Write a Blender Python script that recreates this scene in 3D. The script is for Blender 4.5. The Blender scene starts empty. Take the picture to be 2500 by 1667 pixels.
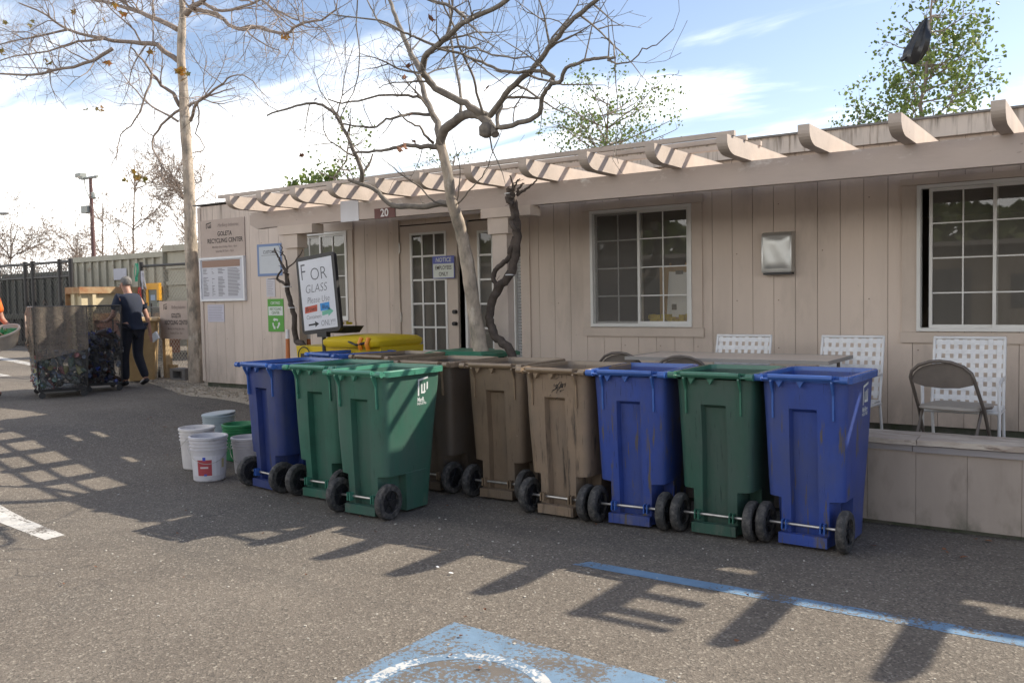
import bpy, math, random
from math import sin, cos, pi, radians, sqrt, atan2
from mathutils import Vector, Matrix, noise
random.seed(7)
S = bpy.context.scene
COL = S.collection
# ------------------------------------------------------------ camera
FOC, YAW, PITCH, ROLL, EYE = 2173.16, 0.602883, 0.0495761, -0.01900986, 1.58
fw = Vector((-sin(YAW)*cos(PITCH), cos(YAW)*cos(PITCH), -sin(PITCH)))
r0 = Vector((cos(YAW), sin(YAW), 0)); u0 = r0.cross(fw)
rt = r0*cos(ROLL)+u0*sin(ROLL); up = -r0*sin(ROLL)+u0*cos(ROLL)
cam = bpy.data.cameras.new('camera'); co = bpy.data.objects.new('camera', cam); COL.objects.link(co)
m = Matrix((rt, up, -fw)).transposed().to_4x4(); m.translation = Vector((0, 0, EYE)); co.matrix_world = m
cam.sensor_width = 36; cam.lens = FOC*36/2500; cam.clip_start = .05; cam.clip_end = 600
S.camera = co
# ------------------------------------------------------------ sun, sky, exposure
SUNV = Vector((.78, 1.0, 1.0)).normalized()
elev = math.asin(SUNV.z)
sun = bpy.data.lights.new('sun', 'SUN'); sun.energy = 2.0; sun.angle = radians(.5); sun.color = (1, .91, .77)
so = bpy.data.objects.new('sun', sun); COL.objects.link(so)
so.rotation_euler = (-SUNV).to_track_quat('-Z', 'Y').to_euler()
S.view_settings.view_transform = 'Standard'; S.view_settings.look = 'None'
S.view_settings.gamma = 1; S.view_settings.exposure = 1.95
W = bpy.data.worlds.new('World'); S.world = W; W.use_nodes = True
nt = W.node_tree; N = nt.nodes; L = nt.links
bg = N['Background']
sky = N.new('ShaderNodeTexSky'); sky.sky_type = 'NISHITA'; sky.sun_disc = False
sky.sun_elevation = elev; sky.sun_rotation = atan2(SUNV.x, SUNV.y); sky.air_density = 1.0; sky.dust_density = .6
def mth(nt, op, a=None, b=None, c=None, clamp=False):
    n = nt.nodes.new('ShaderNodeMath'); n.operation = op; n.use_clamp = clamp
    for i, v in enumerate((a, b, c)):
        if v is None: continue
        if isinstance(v, (int, float)): n.inputs[i].default_value = v
        else: nt.links.new(v, n.inputs[i])
    return n.outputs[0]
tc = N.new('ShaderNodeTexCoord'); sp = N.new('ShaderNodeSeparateXYZ'); L.new(tc.outputs['Generated'], sp.inputs[0])
zc = mth(nt, 'MAXIMUM', sp.outputs[2], .02); zz = mth(nt, 'ADD', zc, .16)
cb = N.new('ShaderNodeCombineXYZ')
L.new(mth(nt, 'DIVIDE', sp.outputs[0], zz), cb.inputs[0]); L.new(mth(nt, 'DIVIDE', sp.outputs[1], zz), cb.inputs[1])
mp = N.new('ShaderNodeMapping'); mp.inputs['Rotation'].default_value = (0, 0, radians(62)); mp.inputs['Scale'].default_value = (.62, 1.9, 1)
L.new(cb.outputs[0], mp.inputs[0])
nz = N.new('ShaderNodeTexNoise'); nz.inputs['Scale'].default_value = 1.15; nz.inputs['Detail'].default_value = 9
nz.inputs['Roughness'].default_value = .56; nz.inputs['Distortion'].default_value = .55
L.new(mp.outputs[0], nz.inputs[0])
# cloud cover grows towards the horizon and towards the west (-X)
low = mth(nt, 'MULTIPLY', mth(nt, 'SUBTRACT', .222, sp.outputs[2]), 7.0)
low = mth(nt, 'MAXIMUM', low, mth(nt, 'MULTIPLY_ADD', sp.outputs[2], 1.3, -1.05))   # unseen cloud overhead, added to lift the ambient light
low = mth(nt, 'MINIMUM', low, 1.3)
west = mth(nt, 'MULTIPLY', mth(nt, 'SUBTRACT', -.62, sp.outputs[0]), .75)
back = mth(nt, 'MULTIPLY', mth(nt, 'MULTIPLY', mth(nt, 'MAXIMUM', mth(nt, 'MULTIPLY', sp.outputs[1], -1), 0), 2.0), mth(nt, 'SUBTRACT', 1.0, sp.outputs[2]))   # unseen cloud behind the viewer, added to brighten surfaces facing the camera
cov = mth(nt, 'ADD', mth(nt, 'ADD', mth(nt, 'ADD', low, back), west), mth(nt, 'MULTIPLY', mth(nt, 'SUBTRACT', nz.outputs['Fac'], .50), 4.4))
ss_ = N.new('ShaderNodeMapRange'); ss_.interpolation_type = 'SMOOTHSTEP'
ss_.inputs[1].default_value = -.45; ss_.inputs[2].default_value = 1.25; L.new(cov, ss_.inputs[0])
mul = N.new('ShaderNodeVectorMath'); mul.operation = 'SCALE'; L.new(sky.outputs[0], mul.inputs[0]); mul.inputs['Scale'].default_value = .35
tint = N.new('ShaderNodeMix'); tint.data_type = 'RGBA'; tint.blend_type = 'MULTIPLY'; tint.inputs[0].default_value = 1
L.new(mul.outputs[0], tint.inputs[6]); tint.inputs[7].default_value = (1.03, .95, .95, 1)
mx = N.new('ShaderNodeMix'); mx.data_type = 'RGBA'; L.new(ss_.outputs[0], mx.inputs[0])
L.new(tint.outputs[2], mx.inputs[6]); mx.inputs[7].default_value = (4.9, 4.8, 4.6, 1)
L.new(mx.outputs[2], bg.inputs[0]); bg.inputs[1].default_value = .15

# ------------------------------------------------------------ helpers
def ray(px, py): return fw*FOC+rt*(px-1250)-up*(py-833.5)
def at(px, py, y):
    d = ray(px, py); return Vector((0, 0, EYE))+d*(y/d.y)
def sst(t): t = min(max(t, 0), 1); return t*t*(3-2*t)
def gz(x, y=0): return .30*sst((-6.6-x)/3.6)
c5 = lambda x, y: (700+x*.4039, y*.4039)
c4 = lambda x, y: (x*.3827, y*.3827)
c2 = lambda x, y: (450+x*.2551, 450+y*.2551)
c3b = lambda x, y: (950+x*.3189, 400+y*.3189)
c6 = lambda x, y: (1900+x*.2679, y*.2679)

def tag(o, label=None, cat=None, group=None, kind=None):
    for k, v in (('label', label), ('category', cat), ('group', group), ('kind', kind)):
        if v: o[k] = v
    return o
def thing(name, label, cat, loc=(0, 0, 0), rz=0, group=None):
    o = bpy.data.objects.new(name, None); o.empty_display_size = .1; COL.objects.link(o)
    o.location = loc; o.rotation_euler = (0, 0, rz)
    return tag(o, label, cat, group)
def copy_tree(o, parent=None):
    c = o.copy(); COL.objects.link(c)
    if parent: c.parent = parent
    for ch in o.children: copy_tree(ch, c)
    return c
class MB:
    def __init__(s): s.v = []; s.f = []; s.m = []; s.mi = 0
    def add(s, v, f):
        b = len(s.v); s.v += [Vector(p) for p in v]; s.f += [tuple(i+b for i in q) for q in f]; s.m += [s.mi]*len(f); return s
    def box(s, a, b):
        x0, y0, z0 = a; x1, y1, z1 = b
        return s.add([(x0, y0, z0), (x1, y0, z0), (x1, y1, z0), (x0, y1, z0), (x0, y0, z1), (x1, y0, z1), (x1, y1, z1), (x0, y1, z1)],
                     [(0, 3, 2, 1), (4, 5, 6, 7), (0, 1, 5, 4), (1, 2, 6, 5), (2, 3, 7, 6), (3, 0, 4, 7)])
    def obox(s, c, size, rot=None):
        c = Vector(c); h = Vector(size)/2; b = len(s.v)
        s.box(-h, h)
        for i in range(b, len(s.v)): s.v[i] = (rot @ s.v[i] if rot else s.v[i])+c
        return s
    def bar(s, p, q, w, h=None):      # rectangular bar from p to q
        p = Vector(p); q = Vector(q); d = q-p
        rot = d.to_track_quat('Y', 'Z').to_matrix()
        return s.obox((p+q)/2, (w, d.length, h or w), rot)
    def tube(s, pts, rad, n=8, cap=True):
        pts = [Vector(p) for p in pts]
        if isinstance(rad, (int, float)): rad = [rad]*len(pts)
        b = len(s.v); ref = None; V = []; F = []
        for i, p in enumerate(pts):
            d = (pts[min(i+1, len(pts)-1)]-pts[max(i-1, 0)])
            if d.length < 1e-9: d = Vector((0, 0, 1))
            d.normalize()
            if ref is None:
                ref = Vector((0, 0, 1)) if abs(d.z) < .9 else Vector((1, 0, 0))
            a = (ref-d*ref.dot(d))
            if a.length < 1e-6: a = d.orthogonal()
            a.normalize(); ref = a; c = d.cross(a)
            for k in range(n):
                t = 2*pi*k/n; V.append(p+a*cos(t)*rad[i]+c*sin(t)*rad[i])
        for i in range(len(pts)-1):
            for k in range(n):
                F.append((i*n+k, i*n+(k+1) % n, (i+1)*n+(k+1) % n, (i+1)*n+k))
        if cap: F.append(tuple(range(n))[::-1]); F.append(tuple((len(pts)-1)*n+k for k in range(n)))
        return s.add(V, F)
    def loft(s, secs, cap0=True, cap1=True):
        n = len(secs[0]); V = [p for q in secs for p in q]; F = []
        for i in range(len(secs)-1):
            for k in range(n):
                F.append((i*n+k, i*n+(k+1) % n, (i+1)*n+(k+1) % n, (i+1)*n+k))
        if cap0: F.append(tuple(range(n))[::-1])
        if cap1: F.append(tuple((len(secs)-1)*n+k for k in range(n)))
        return s.add(V, F)
    def lathe(s, prof, n=24, c=(0, 0, 0), closed=False):
        secs = [[(c[0]+r*cos(2*pi*k/n), c[1]+r*sin(2*pi*k/n), c[2]+z) for k in range(n)] for r, z in prof]
        return s.loft(secs, not closed, not closed)
    def prism(s, poly, d, origin=(0, 0, 0), ux=(1, 0, 0), uy=(0, 0, 1), n=None):
        o = Vector(origin); ux = Vector(ux); uy = Vector(uy); n = Vector(n) if n else ux.cross(uy)
        a = [o+ux*p[0]+uy*p[1] for p in poly]; b = [p+n*d for p in a]
        k = len(poly)
        return s.add(a+b, [tuple(range(k))[::-1], tuple(range(k, 2*k))]+[(i, (i+1) % k, (i+1) % k+k, i+k) for i in range(k)])
    def xf(s, fn): s.v = [Vector(fn(p)) for p in s.v]; return s
    def build(s, name, mat, parent=None, smooth=None, offset=None):
        me = bpy.data.meshes.new(name)
        off = Vector(offset) if offset is not None else None
        me.from_pydata([tuple(p-off) if off is not None else tuple(p) for p in s.v], [], s.f)
        for mm in (mat if isinstance(mat, (list, tuple)) else [mat]): me.materials.append(mm)
        if any(s.m): me.polygons.foreach_set('material_index', s.m)
        if smooth is not None:
            me.polygons.foreach_set('use_smooth', [True]*len(me.polygons)); me.set_sharp_from_angle(angle=radians(smooth))
        me.update()
        o = bpy.data.objects.new(name, me); COL.objects.link(o)
        if parent: o.parent = parent
        return o
_tx = {}
def text_verts(txt, size, bold=0., xs=1., align='CENTER', shear=0):
    key = (txt, size, bold, xs, align, shear)
    if key in _tx: return _tx[key]
    cu = bpy.data.curves.new('t', 'FONT'); cu.body = txt; cu.size = size; cu.align_x = align; cu.align_y = 'CENTER'
    cu.offset = bold*size; cu.resolution_u = 3; cu.fill_mode = 'FRONT'; cu.shear = shear
    o = bpy.data.objects.new('t', cu); COL.objects.link(o); bpy.context.view_layer.update()
    me = bpy.data.meshes.new_from_object(o.evaluated_get(bpy.context.evaluated_depsgraph_get()))
    r = ([(v.co.x*xs, v.co.y) for v in me.vertices], [tuple(p.vertices) for p in me.polygons])
    bpy.data.objects.remove(o); bpy.data.curves.remove(cu); bpy.data.meshes.remove(me)
    _tx[key] = r; return r
def put_text(mb, txt, size, origin, ux=(1, 0, 0), uy=(0, 0, 1), **k):
    V, F = text_verts(txt, size, **k); o = Vector(origin); ux = Vector(ux); uy = Vector(uy)
    return mb.add([o+ux*a+uy*b for a, b in V], F)
def quad(mb, x0, z0, x1, z1, y): return mb.add([(x0, y, z0), (x1, y, z0), (x1, y, z1), (x0, y, z1)], [(0, 1, 2, 3)])

# ------------------------------------------------------------ materials
def mat(name, col, rough=.6, metal=0., var=0., vscale=8., col2=None, bump=0., bscale=60., stretch=(1, 1, 1), spec=.5, thr=None, detail=6):
    M = bpy.data.materials.new(name); M.use_nodes = True; t = M.node_tree; P = t.nodes['Principled BSDF']
    P.inputs['Roughness'].default_value = rough; P.inputs['Metallic'].default_value = metal; P.inputs['Specular IOR Level'].default_value = spec
    P.inputs['Base Color'].default_value = (*col, 1)
    if var or col2 or bump:
        g = t.nodes.new('ShaderNodeTexCoord'); mpp = t.nodes.new('ShaderNodeMapping'); mpp.inputs['Scale'].default_value = stretch
        oi = t.nodes.new('ShaderNodeObjectInfo'); va = t.nodes.new('ShaderNodeVectorMath'); va.operation = 'MULTIPLY_ADD'
        t.links.new(oi.outputs['Random'], va.inputs[0]); va.inputs[1].default_value = (37, 17, 53)
        t.links.new(g.outputs['Object'], va.inputs[2]); t.links.new(va.outputs[0], mpp.inputs[0])
    if var or col2:
        n = t.nodes.new('ShaderNodeTexNoise'); n.inputs['Scale'].default_value = vscale; n.inputs['Detail'].default_value = detail; n.inputs['Roughness'].default_value = .62
        t.links.new(mpp.outputs[0], n.inputs[0])
        c = t.nodes.new('ShaderNodeMix'); c.data_type = 'RGBA'
        mr = t.nodes.new('ShaderNodeMapRange'); lo, hi = thr if thr else (.3, .7); mr.inputs[1].default_value = lo; mr.inputs[2].default_value = hi
        t.links.new(n.outputs[0], mr.inputs[0]); t.links.new(mr.outputs[0], c.inputs[0])
        if col2 is None:
            a = [max(0, q*(1-var)) for q in col]; b = [min(1, q*(1+var)) for q in col]
        else: a, b = col, col2
        c.inputs[6].default_value = (*a, 1); c.inputs[7].default_value = (*b, 1)
        t.links.new(c.outputs[2], P.inputs['Base Color'])
        M['cnode'] = c.name
    if bump:
        n2 = t.nodes.new('ShaderNodeTexNoise'); n2.inputs['Scale'].default_value = bscale; n2.inputs['Detail'].default_value = 4
        t.links.new(mpp.outputs[0], n2.inputs[0]); b = t.nodes.new('ShaderNodeBump'); b.inputs['Strength'].default_value = bump; b.inputs['Distance'].default_value = .01
        t.links.new(n2.outputs[0], b.inputs['Height']); t.links.new(b.outputs[0], P.inputs['Normal'])
    return M
def over(M, col, scale, lo, hi, stretch=(1, 1, 1), rough=None, offset=0., detail=5, zlim=None):
    """a second colour worn into the first by a stretched noise"""
    t = M.node_tree; P = t.nodes['Principled BSDF']; g = t.nodes.new('ShaderNodeTexCoord')
    mpp = t.nodes.new('ShaderNodeMapping'); mpp.inputs['Scale'].default_value = stretch; mpp.inputs['Location'].default_value = (offset, offset, offset)
    oi = t.nodes.new('ShaderNodeObjectInfo'); va = t.nodes.new('ShaderNodeVectorMath'); va.operation = 'MULTIPLY_ADD'
    t.links.new(oi.outputs['Random'], va.inputs[0]); va.inputs[1].default_value = (11, 7, 5); t.links.new(g.outputs['Object'], va.inputs[2]); t.links.new(va.outputs[0], mpp.inputs[0])
    n = t.nodes.new('ShaderNodeTexNoise'); n.inputs['Scale'].default_value = scale; n.inputs['Detail'].default_value = detail; n.inputs['Roughness'].default_value = .65
    t.links.new(mpp.outputs[0], n.inputs[0]); mr = t.nodes.new('ShaderNodeMapRange'); mr.inputs[1].default_value = lo; mr.inputs[2].default_value = hi
    t.links.new(n.outputs[0], mr.inputs[0]); fac = mr.outputs[0]
    if zlim:
        s3 = t.nodes.new('ShaderNodeSeparateXYZ'); t.links.new(g.outputs['Object'], s3.inputs[0])
        q = t.nodes.new('ShaderNodeMapRange'); q.inputs[1].default_value = zlim[0]; q.inputs[2].default_value = zlim[1]
        t.links.new(s3.outputs[2], q.inputs[0]); fac = mth(t, 'MULTIPLY', fac, q.outputs[0])
    c = t.nodes.new('ShaderNodeMix'); c.data_type = 'RGBA'; t.links.new(fac, c.inputs[0])
    b = P.inputs['Base Color']
    if b.links: t.links.new(b.links[0].from_socket, c.inputs[6])
    else: c.inputs[6].default_value = b.default_value
    c.inputs[7].default_value = (*col, 1); t.links.new(c.outputs[2], b)
    return M
def glass(name, tint_=(.8, .85, .82), refl=1.0, dark=.55):
    M = bpy.data.materials.new(name); M.use_nodes = True; t = M.node_tree; t.nodes.clear()
    o = t.nodes.new('ShaderNodeOutputMaterial'); tr = t.nodes.new('ShaderNodeBsdfTransparent'); tr.inputs[0].default_value = tuple(c*dark for c in tint_)+(1,)
    gl = t.nodes.new('ShaderNodeBsdfGlossy'); gl.inputs['Roughness'].default_value = .015; gl.inputs[0].default_value = (refl, refl, refl, 1)
    fr = t.nodes.new('ShaderNodeFresnel'); fr.inputs[0].default_value = 1.6
    f2 = mth(t, 'MULTIPLY_ADD', fr.outputs[0], 1.25, .03, True)
    mm = t.nodes.new('ShaderNodeMixShader'); t.links.new(f2, mm.inputs[0]); t.links.new(tr.outputs[0], mm.inputs[1]); t.links.new(gl.outputs[0], mm.inputs[2])
    df = t.nodes.new('ShaderNodeBsdfDiffuse'); df.inputs[0].default_value = (.42, .40, .36, 1); m3 = t.nodes.new('ShaderNodeMixShader'); m3.inputs[0].default_value = .20
    t.links.new(mm.outputs[0], m3.inputs[1]); t.links.new(df.outputs[0], m3.inputs[2]); t.links.new(m3.outputs[0], o.inputs[0]); return M
def netting(name, col, alpha=.55, scale=70, amp=.2):
    M = bpy.data.materials.new(name); M.use_nodes = True; t = M.node_tree; P = t.nodes['Principled BSDF']; P.inputs['Base Color'].default_value = (*col, 1); P.inputs['Roughness'].default_value = .9
    g = t.nodes.new('ShaderNodeTexCoord'); n = t.nodes.new('ShaderNodeTexNoise'); n.inputs['Scale'].default_value = scale; n.inputs['Detail'].default_value = 2
    t.links.new(g.outputs['Object'], n.inputs[0]); mr = t.nodes.new('ShaderNodeMapRange'); mr.inputs[1].default_value = .35; mr.inputs[2].default_value = .65
    mr.inputs[3].default_value = alpha-amp; mr.inputs[4].default_value = min(1, alpha+amp)
    t.links.new(n.outputs[0], mr.inputs[0]); t.links.new(mr.outputs[0], P.inputs['Alpha']); return M

SID = (.59, .495, .42)
M_siding = mat('painted_siding', SID, .72, var=.10, vscale=1.6, bump=.12, bscale=90, stretch=(1, 1, .12), spec=.3)
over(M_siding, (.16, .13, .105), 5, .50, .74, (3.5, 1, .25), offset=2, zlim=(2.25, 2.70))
over(M_siding, (.42, .355, .30), 2.2, .52, .8, (1, 1, .35), offset=3)
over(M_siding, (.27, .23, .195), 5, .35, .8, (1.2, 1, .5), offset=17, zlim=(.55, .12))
over(M_siding, (.30, .26, .22), 30, .70, .76, (1, 1, .6), offset=9)
M_groove = mat('siding_groove', (.21, .165, .13), .9)
M_trim = mat('trim_paint', (.54, .455, .385), .65, var=.08, vscale=3, bump=.1, bscale=60, spec=.3)
over(M_trim, (.30, .26, .22), 26, .69, .75, offset=4)
M_beam = mat('beam_paint', (.46, .385, .335), .65, var=.10, vscale=2.5, bump=.15, bscale=40, stretch=(.3, 1, 1), spec=.3)
over(M_beam, (.72, .68, .63), 5, .56, .66, (.8, 1, 1.6), offset=5, zlim=(2.22, 2.34))
over(M_beam, (.28, .23, .20), 16, .68, .74, (.6, 1, 1.6), offset=1)
M_raft = mat('rafter_paint', (.48, .405, .345), .7, var=.10, vscale=5, bump=.2, bscale=50, spec=.3)
over(M_raft, (.30, .25, .21), 14, .66, .75, (1, .3, 1), offset=2)
M_fascia = mat('stained_fascia', (.52, .46, .40), .8, var=.08, vscale=3)
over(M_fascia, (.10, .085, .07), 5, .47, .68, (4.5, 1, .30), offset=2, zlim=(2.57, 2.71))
over(M_fascia, (.22, .18, .14), 9, .55, .7, (3.5, 1, .2), offset=12)
M_roof = mat('roofing_felt', (.16, .15, .14), .9, var=.2, vscale=4)
M_white = mat('white_vinyl', (.66, .65, .62), .45, var=.05, vscale=5)
M_whitesh = mat('white_metal', (.68, .68, .68), .45, var=.06, vscale=12)
M_glass = glass('window_glass', (1, 1, .98), .9, .92)
M_lattice = glass('screened_glass', (.75, .72, .70), .6, .8)
M_curt = mat('grey_curtain', (.30, .30, .27), .9, var=.25, vscale=2.5, stretch=(2, 1, .6))
M_screen = netting('insect_screen', (.16, .15, .14), .48, 300)
M_room = mat('room_paint', (.16, .14, .12), .9, var=.2, vscale=1)
M_black = mat('black_plastic', (.018, .018, .02), .42)
M_rubber = mat('tyre_rubber', (.035, .034, .033), .75, var=.35, vscale=25, bump=.2, bscale=120)
over(M_rubber, (.12, .11, .10), 30, .45, .7, offset=2)
M_steel = mat('worn_steel', (.42, .40, .37), .42, .9, var=.25, vscale=30)
M_chrome = mat('brushed_steel', (.50, .50, .48), .38, .75, var=.08, vscale=6)
M_cap = mat('weathered_wood', (.36, .30, .25), .85, var=.25, vscale=6, bump=.5, bscale=40, stretch=(.15, 1, 1))
over(M_cap, (.50, .44, .37), 5, .45, .6, (.5, 1, 1), offset=3)
over(M_cap, (.12, .08, .06), 9, .6, .72, (.35, 2, 2), offset=6)
M_band = mat('grey_board', (.26, .24, .235), .85, var=.2, vscale=5, bump=.3, bscale=40, stretch=(.15, 1, 1))
M_lowwall = mat('low_wall_paint', (.35, .295, .25), .8, var=.12, vscale=3, bump=.15, bscale=30, stretch=(1, 1, .3))
over(M_lowwall, (.22, .185, .155), 4, .56, .8, (1, 1, .4), offset=3)
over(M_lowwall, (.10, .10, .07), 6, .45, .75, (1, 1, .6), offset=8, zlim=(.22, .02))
M_foot = mat('concrete_footing', (.12, .115, .10), .9, var=.3, vscale=9, col2=(.05, .065, .035))
M_conc = mat('concrete', (.33, .31, .28), .9, var=.12, vscale=4, bump=.2, bscale=80)
M_bark = mat('sycamore_bark', (.44, .36, .28), .8, col2=(.20, .175, .14), vscale=9, bump=.5, bscale=26, stretch=(1, 1, .45), thr=(.42, .62))
over(M_bark, (.56, .49, .40), 7, .56, .68, (1, 1, .5), offset=4)
M_twig = mat('twig_bark', (.24, .19, .155), .85, var=.3, vscale=8)
M_darkbark = mat('vine_bark', (.075, .058, .047), .9, var=.4, vscale=14, bump=.8, bscale=60)
def leafmat(name, c, c2):
    M = mat(name, c, .45, col2=c2, vscale=3.5, thr=(.35, .65)); t = M.node_tree; P = t.nodes['Principled BSDF']
    tl_ = t.nodes.new('ShaderNodeBsdfTranslucent'); t.links.new(P.inputs['Base Color'].links[0].from_socket, tl_.inputs[0])
    a = t.nodes.new('ShaderNodeMixShader'); a.inputs[0].default_value = .5; o = t.nodes['Material Output']
    t.links.new(P.outputs[0], a.inputs[1]); t.links.new(tl_.outputs[0], a.inputs[2]); t.links.new(a.outputs[0], o.inputs[0]); return M
M_leafg = leafmat('green_leaves', (.06, .10, .03), (.20, .26, .06))
M_leafd = leafmat('dark_leaves', (.05, .075, .025), (.15, .19, .05))
M_leafy = leafmat('turning_leaves', (.10, .15, .03), (.34, .13, .03))
M_leafb = mat('dead_leaves', (.16, .07, .035), .8, var=.4, vscale=5)

# asphalt
def asphalt():
    M = bpy.data.materials.new('asphalt'); M.use_nodes = True; t = M.node_tree; P = t.nodes['Principled BSDF']; P.inputs['Roughness'].default_value = .88; P.inputs['Specular IOR Level'].default_value = .35
    g = t.nodes.new('ShaderNodeNewGeometry')
    def noi(sc, det, r=.6):
        n = t.nodes.new('ShaderNodeTexNoise'); n.inputs['Scale'].default_value = sc; n.inputs['Detail'].default_value = det; n.inputs['Roughness'].default_value = r
        t.links.new(g.outputs['Position'], n.inputs[0]); return n.outputs[0]
    def mix(a, b, f, bt='MIX'):
        c = t.nodes.new('ShaderNodeMix'); c.data_type = 'RGBA'; c.blend_type = bt
        for i, v in ((0, f), (6, a), (7, b)):
            if isinstance(v, tuple): c.inputs[i].default_value = (*v, 1)
            elif isinstance(v, float): c.inputs[i].default_value = v
            else: t.links.new(v, c.inputs[i])
        return c.outputs[2]
    def mr(v, a, b, c=0., d=1.):
        q = t.nodes.new('ShaderNodeMapRange'); q.inputs[1].default_value = a; q.inputs[2].default_value = b; q.inputs[3].default_value = c; q.inputs[4].default_value = d
        t.links.new(v, q.inputs[0]); return q.outputs[0]
    vo = t.nodes.new('ShaderNodeTexVoronoi'); vo.inputs['Scale'].default_value = 95; t.links.new(g.outputs['Position'], vo.inputs[0])
    sx = t.nodes.new('ShaderNodeSeparateColor'); t.links.new(vo.outputs['Color'], sx.inputs[0])
    base = mix((.124, .104, .084), (.170, .145, .118), mr(noi(1.1, 7), .3, .7))
    base = mix(base, (.085, .078, .070), mr(noi(.45, 5), .50, .72, 0, .62))
    base = mix(base, (.055, .050, .045), mr(noi(3.3, 3), .66, .74, 0, .5))
    base = mix(base, (.36, .32, .26), mr(sx.outputs[0], .74, 1.0, 0, .55))
    base = mix(base, (.045, .04, .034), mr(sx.outputs[1], .64, 1.0, 0, .62))
    v2 = t.nodes.new('ShaderNodeTexVoronoi'); v2.inputs['Scale'].default_value = 42; t.links.new(g.outputs['Position'], v2.inputs[0])
    s2 = t.nodes.new('ShaderNodeSeparateColor'); t.links.new(v2.outputs['Color'], s2.inputs[0])
    sel = mth(t, 'MULTIPLY', mr(s2.outputs[0], .86, .9), mr(v2.outputs['Distance'], .34, .22))
    base = mix(base, (.50, .46, .38), mth(t, 'MULTIPLY', sel, .4))
    # hairline cracks and tyre-dark bands
    vc = t.nodes.new('ShaderNodeTexVoronoi'); vc.feature = 'DISTANCE_TO_EDGE'; vc.inputs['Scale'].default_value = .42
    wn = t.nodes.new('ShaderNodeTexNoise'); wn.inputs['Scale'].default_value = 2.2; wn.inputs['Detail'].default_value = 6; t.links.new(g.outputs['Position'], wn.inputs[0])
    wa = t.nodes.new('ShaderNodeVectorMath'); wa.operation = 'MULTIPLY_ADD'; t.links.new(wn.outputs['Color'], wa.inputs[0]); wa.inputs[1].default_value = (.7, .7, 0); t.links.new(g.outputs['Position'], wa.inputs[2])
    t.links.new(wa.outputs[0], vc.inputs[0])
    base = mix(base, (.05, .045, .04), mth(t, 'MULTIPLY', mr(vc.outputs['Distance'], .0035, .0005), mr(noi(.8, 3), .52, .60, 0, .65)))
    wv = t.nodes.new('ShaderNodeMapping'); wv.inputs['Scale'].default_value = (.10, 1.4, 1); wv.inputs['Rotation'].default_value = (0, 0, .12); t.links.new(g.outputs['Position'], wv.inputs[0])
    wn2 = t.nodes.new('ShaderNodeTexNoise'); wn2.inputs['Scale'].default_value = 1.2; wn2.inputs['Detail'].default_value = 5; t.links.new(wv.outputs[0], wn2.inputs[0])
    base = mix(base, (.075, .068, .06), mr(wn2.outputs[0], .56, .72, 0, .45))
    t.links.new(base, P.inputs['Base Color'])
    b = t.nodes.new('ShaderNodeBump'); b.inputs['Strength'].default_value = .75; b.inputs['Distance'].default_value = .006
    t.links.new(mth(t, 'ADD', noi(170, 3, .7), mth(t, 'MULTIPLY', vo.outputs['Distance'], .8)), b.inputs['Height']); t.links.new(b.outputs[0], P.inputs['Normal'])
    return M
M_asph = asphalt()
def paint(name, col, wear=.42, under=(.15, .13, .11)):
    M = bpy.data.materials.new(name); M.use_nodes = True; t = M.node_tree; P = t.nodes['Principled BSDF']; P.inputs['Roughness'].default_value = .8
    g = t.nodes.new('ShaderNodeNewGeometry'); n = t.nodes.new('ShaderNodeTexNoise'); n.inputs['Scale'].default_value = 42; n.inputs['Detail'].default_value = 5; n.inputs['Roughness'].default_value = .7
    t.links.new(g.outputs['Position'], n.inputs[0]); n3 = t.nodes.new('ShaderNodeTexNoise'); n3.inputs['Scale'].default_value = 3.2; n3.inputs['Detail'].default_value = 4; t.links.new(g.outputs['Position'], n3.inputs[0])
    a = mth(t, 'ADD', n.outputs[0], mth(t, 'MULTIPLY', mth(t, 'SUBTRACT', n3.outputs[0], .5), .75))
    q = t.nodes.new('ShaderNodeMapRange'); q.inputs[1].default_value = wear-.03; q.inputs[2].default_value = wear+.03; t.links.new(a, q.inputs[0])
    c = t.nodes.new('ShaderNodeMix'); c.data_type = 'RGBA'; c.inputs[6].default_value = (*under, 1); c.inputs[7].default_value = (*col, 1); t.links.new(q.outputs[0], c.inputs[0])
    n4 = t.nodes.new('ShaderNodeTexNoise'); n4.inputs['Scale'].default_value = 9; t.links.new(g.outputs['Position'], n4.inputs[0])
    c2_ = t.nodes.new('ShaderNodeMix'); c2_.data_type = 'RGBA'; c2_.blend_type = 'MULTIPLY'; c2_.inputs[0].default_value = .5; t.links.new(c.outputs[2], c2_.inputs[6]); t.links.new(n4.outputs[0], c2_.inputs[7])
    t.links.new(c2_.outputs[2], P.inputs['Base Color'])
    b = t.nodes.new('ShaderNodeBump'); b.inputs['Strength'].default_value = .6; b.inputs['Distance'].default_value = .004; t.links.new(n.outputs[0], b.inputs['Height']); t.links.new(b.outputs[0], P.inputs['Normal'])
    return M
M_pblue = paint('blue_road_paint', (.17, .27, .38), .49)
M_plineb = paint('blue_line_paint', (.16, .28, .42), .43)
M_pwhite = paint('white_road_paint', (.62, .60, .56), .43)
M_pwhiteb = paint('white_symbol_paint', (.62, .62, .60), .52, (.17, .26, .36))
M_grav = mat('decomposed_granite', (.33, .28, .215), .95, var=.35, vscale=60, bump=1.0, bscale=90)
M_dirt = mat('far_lot', (.30, .27, .22), .95, var=.1, vscale=3)

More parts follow.
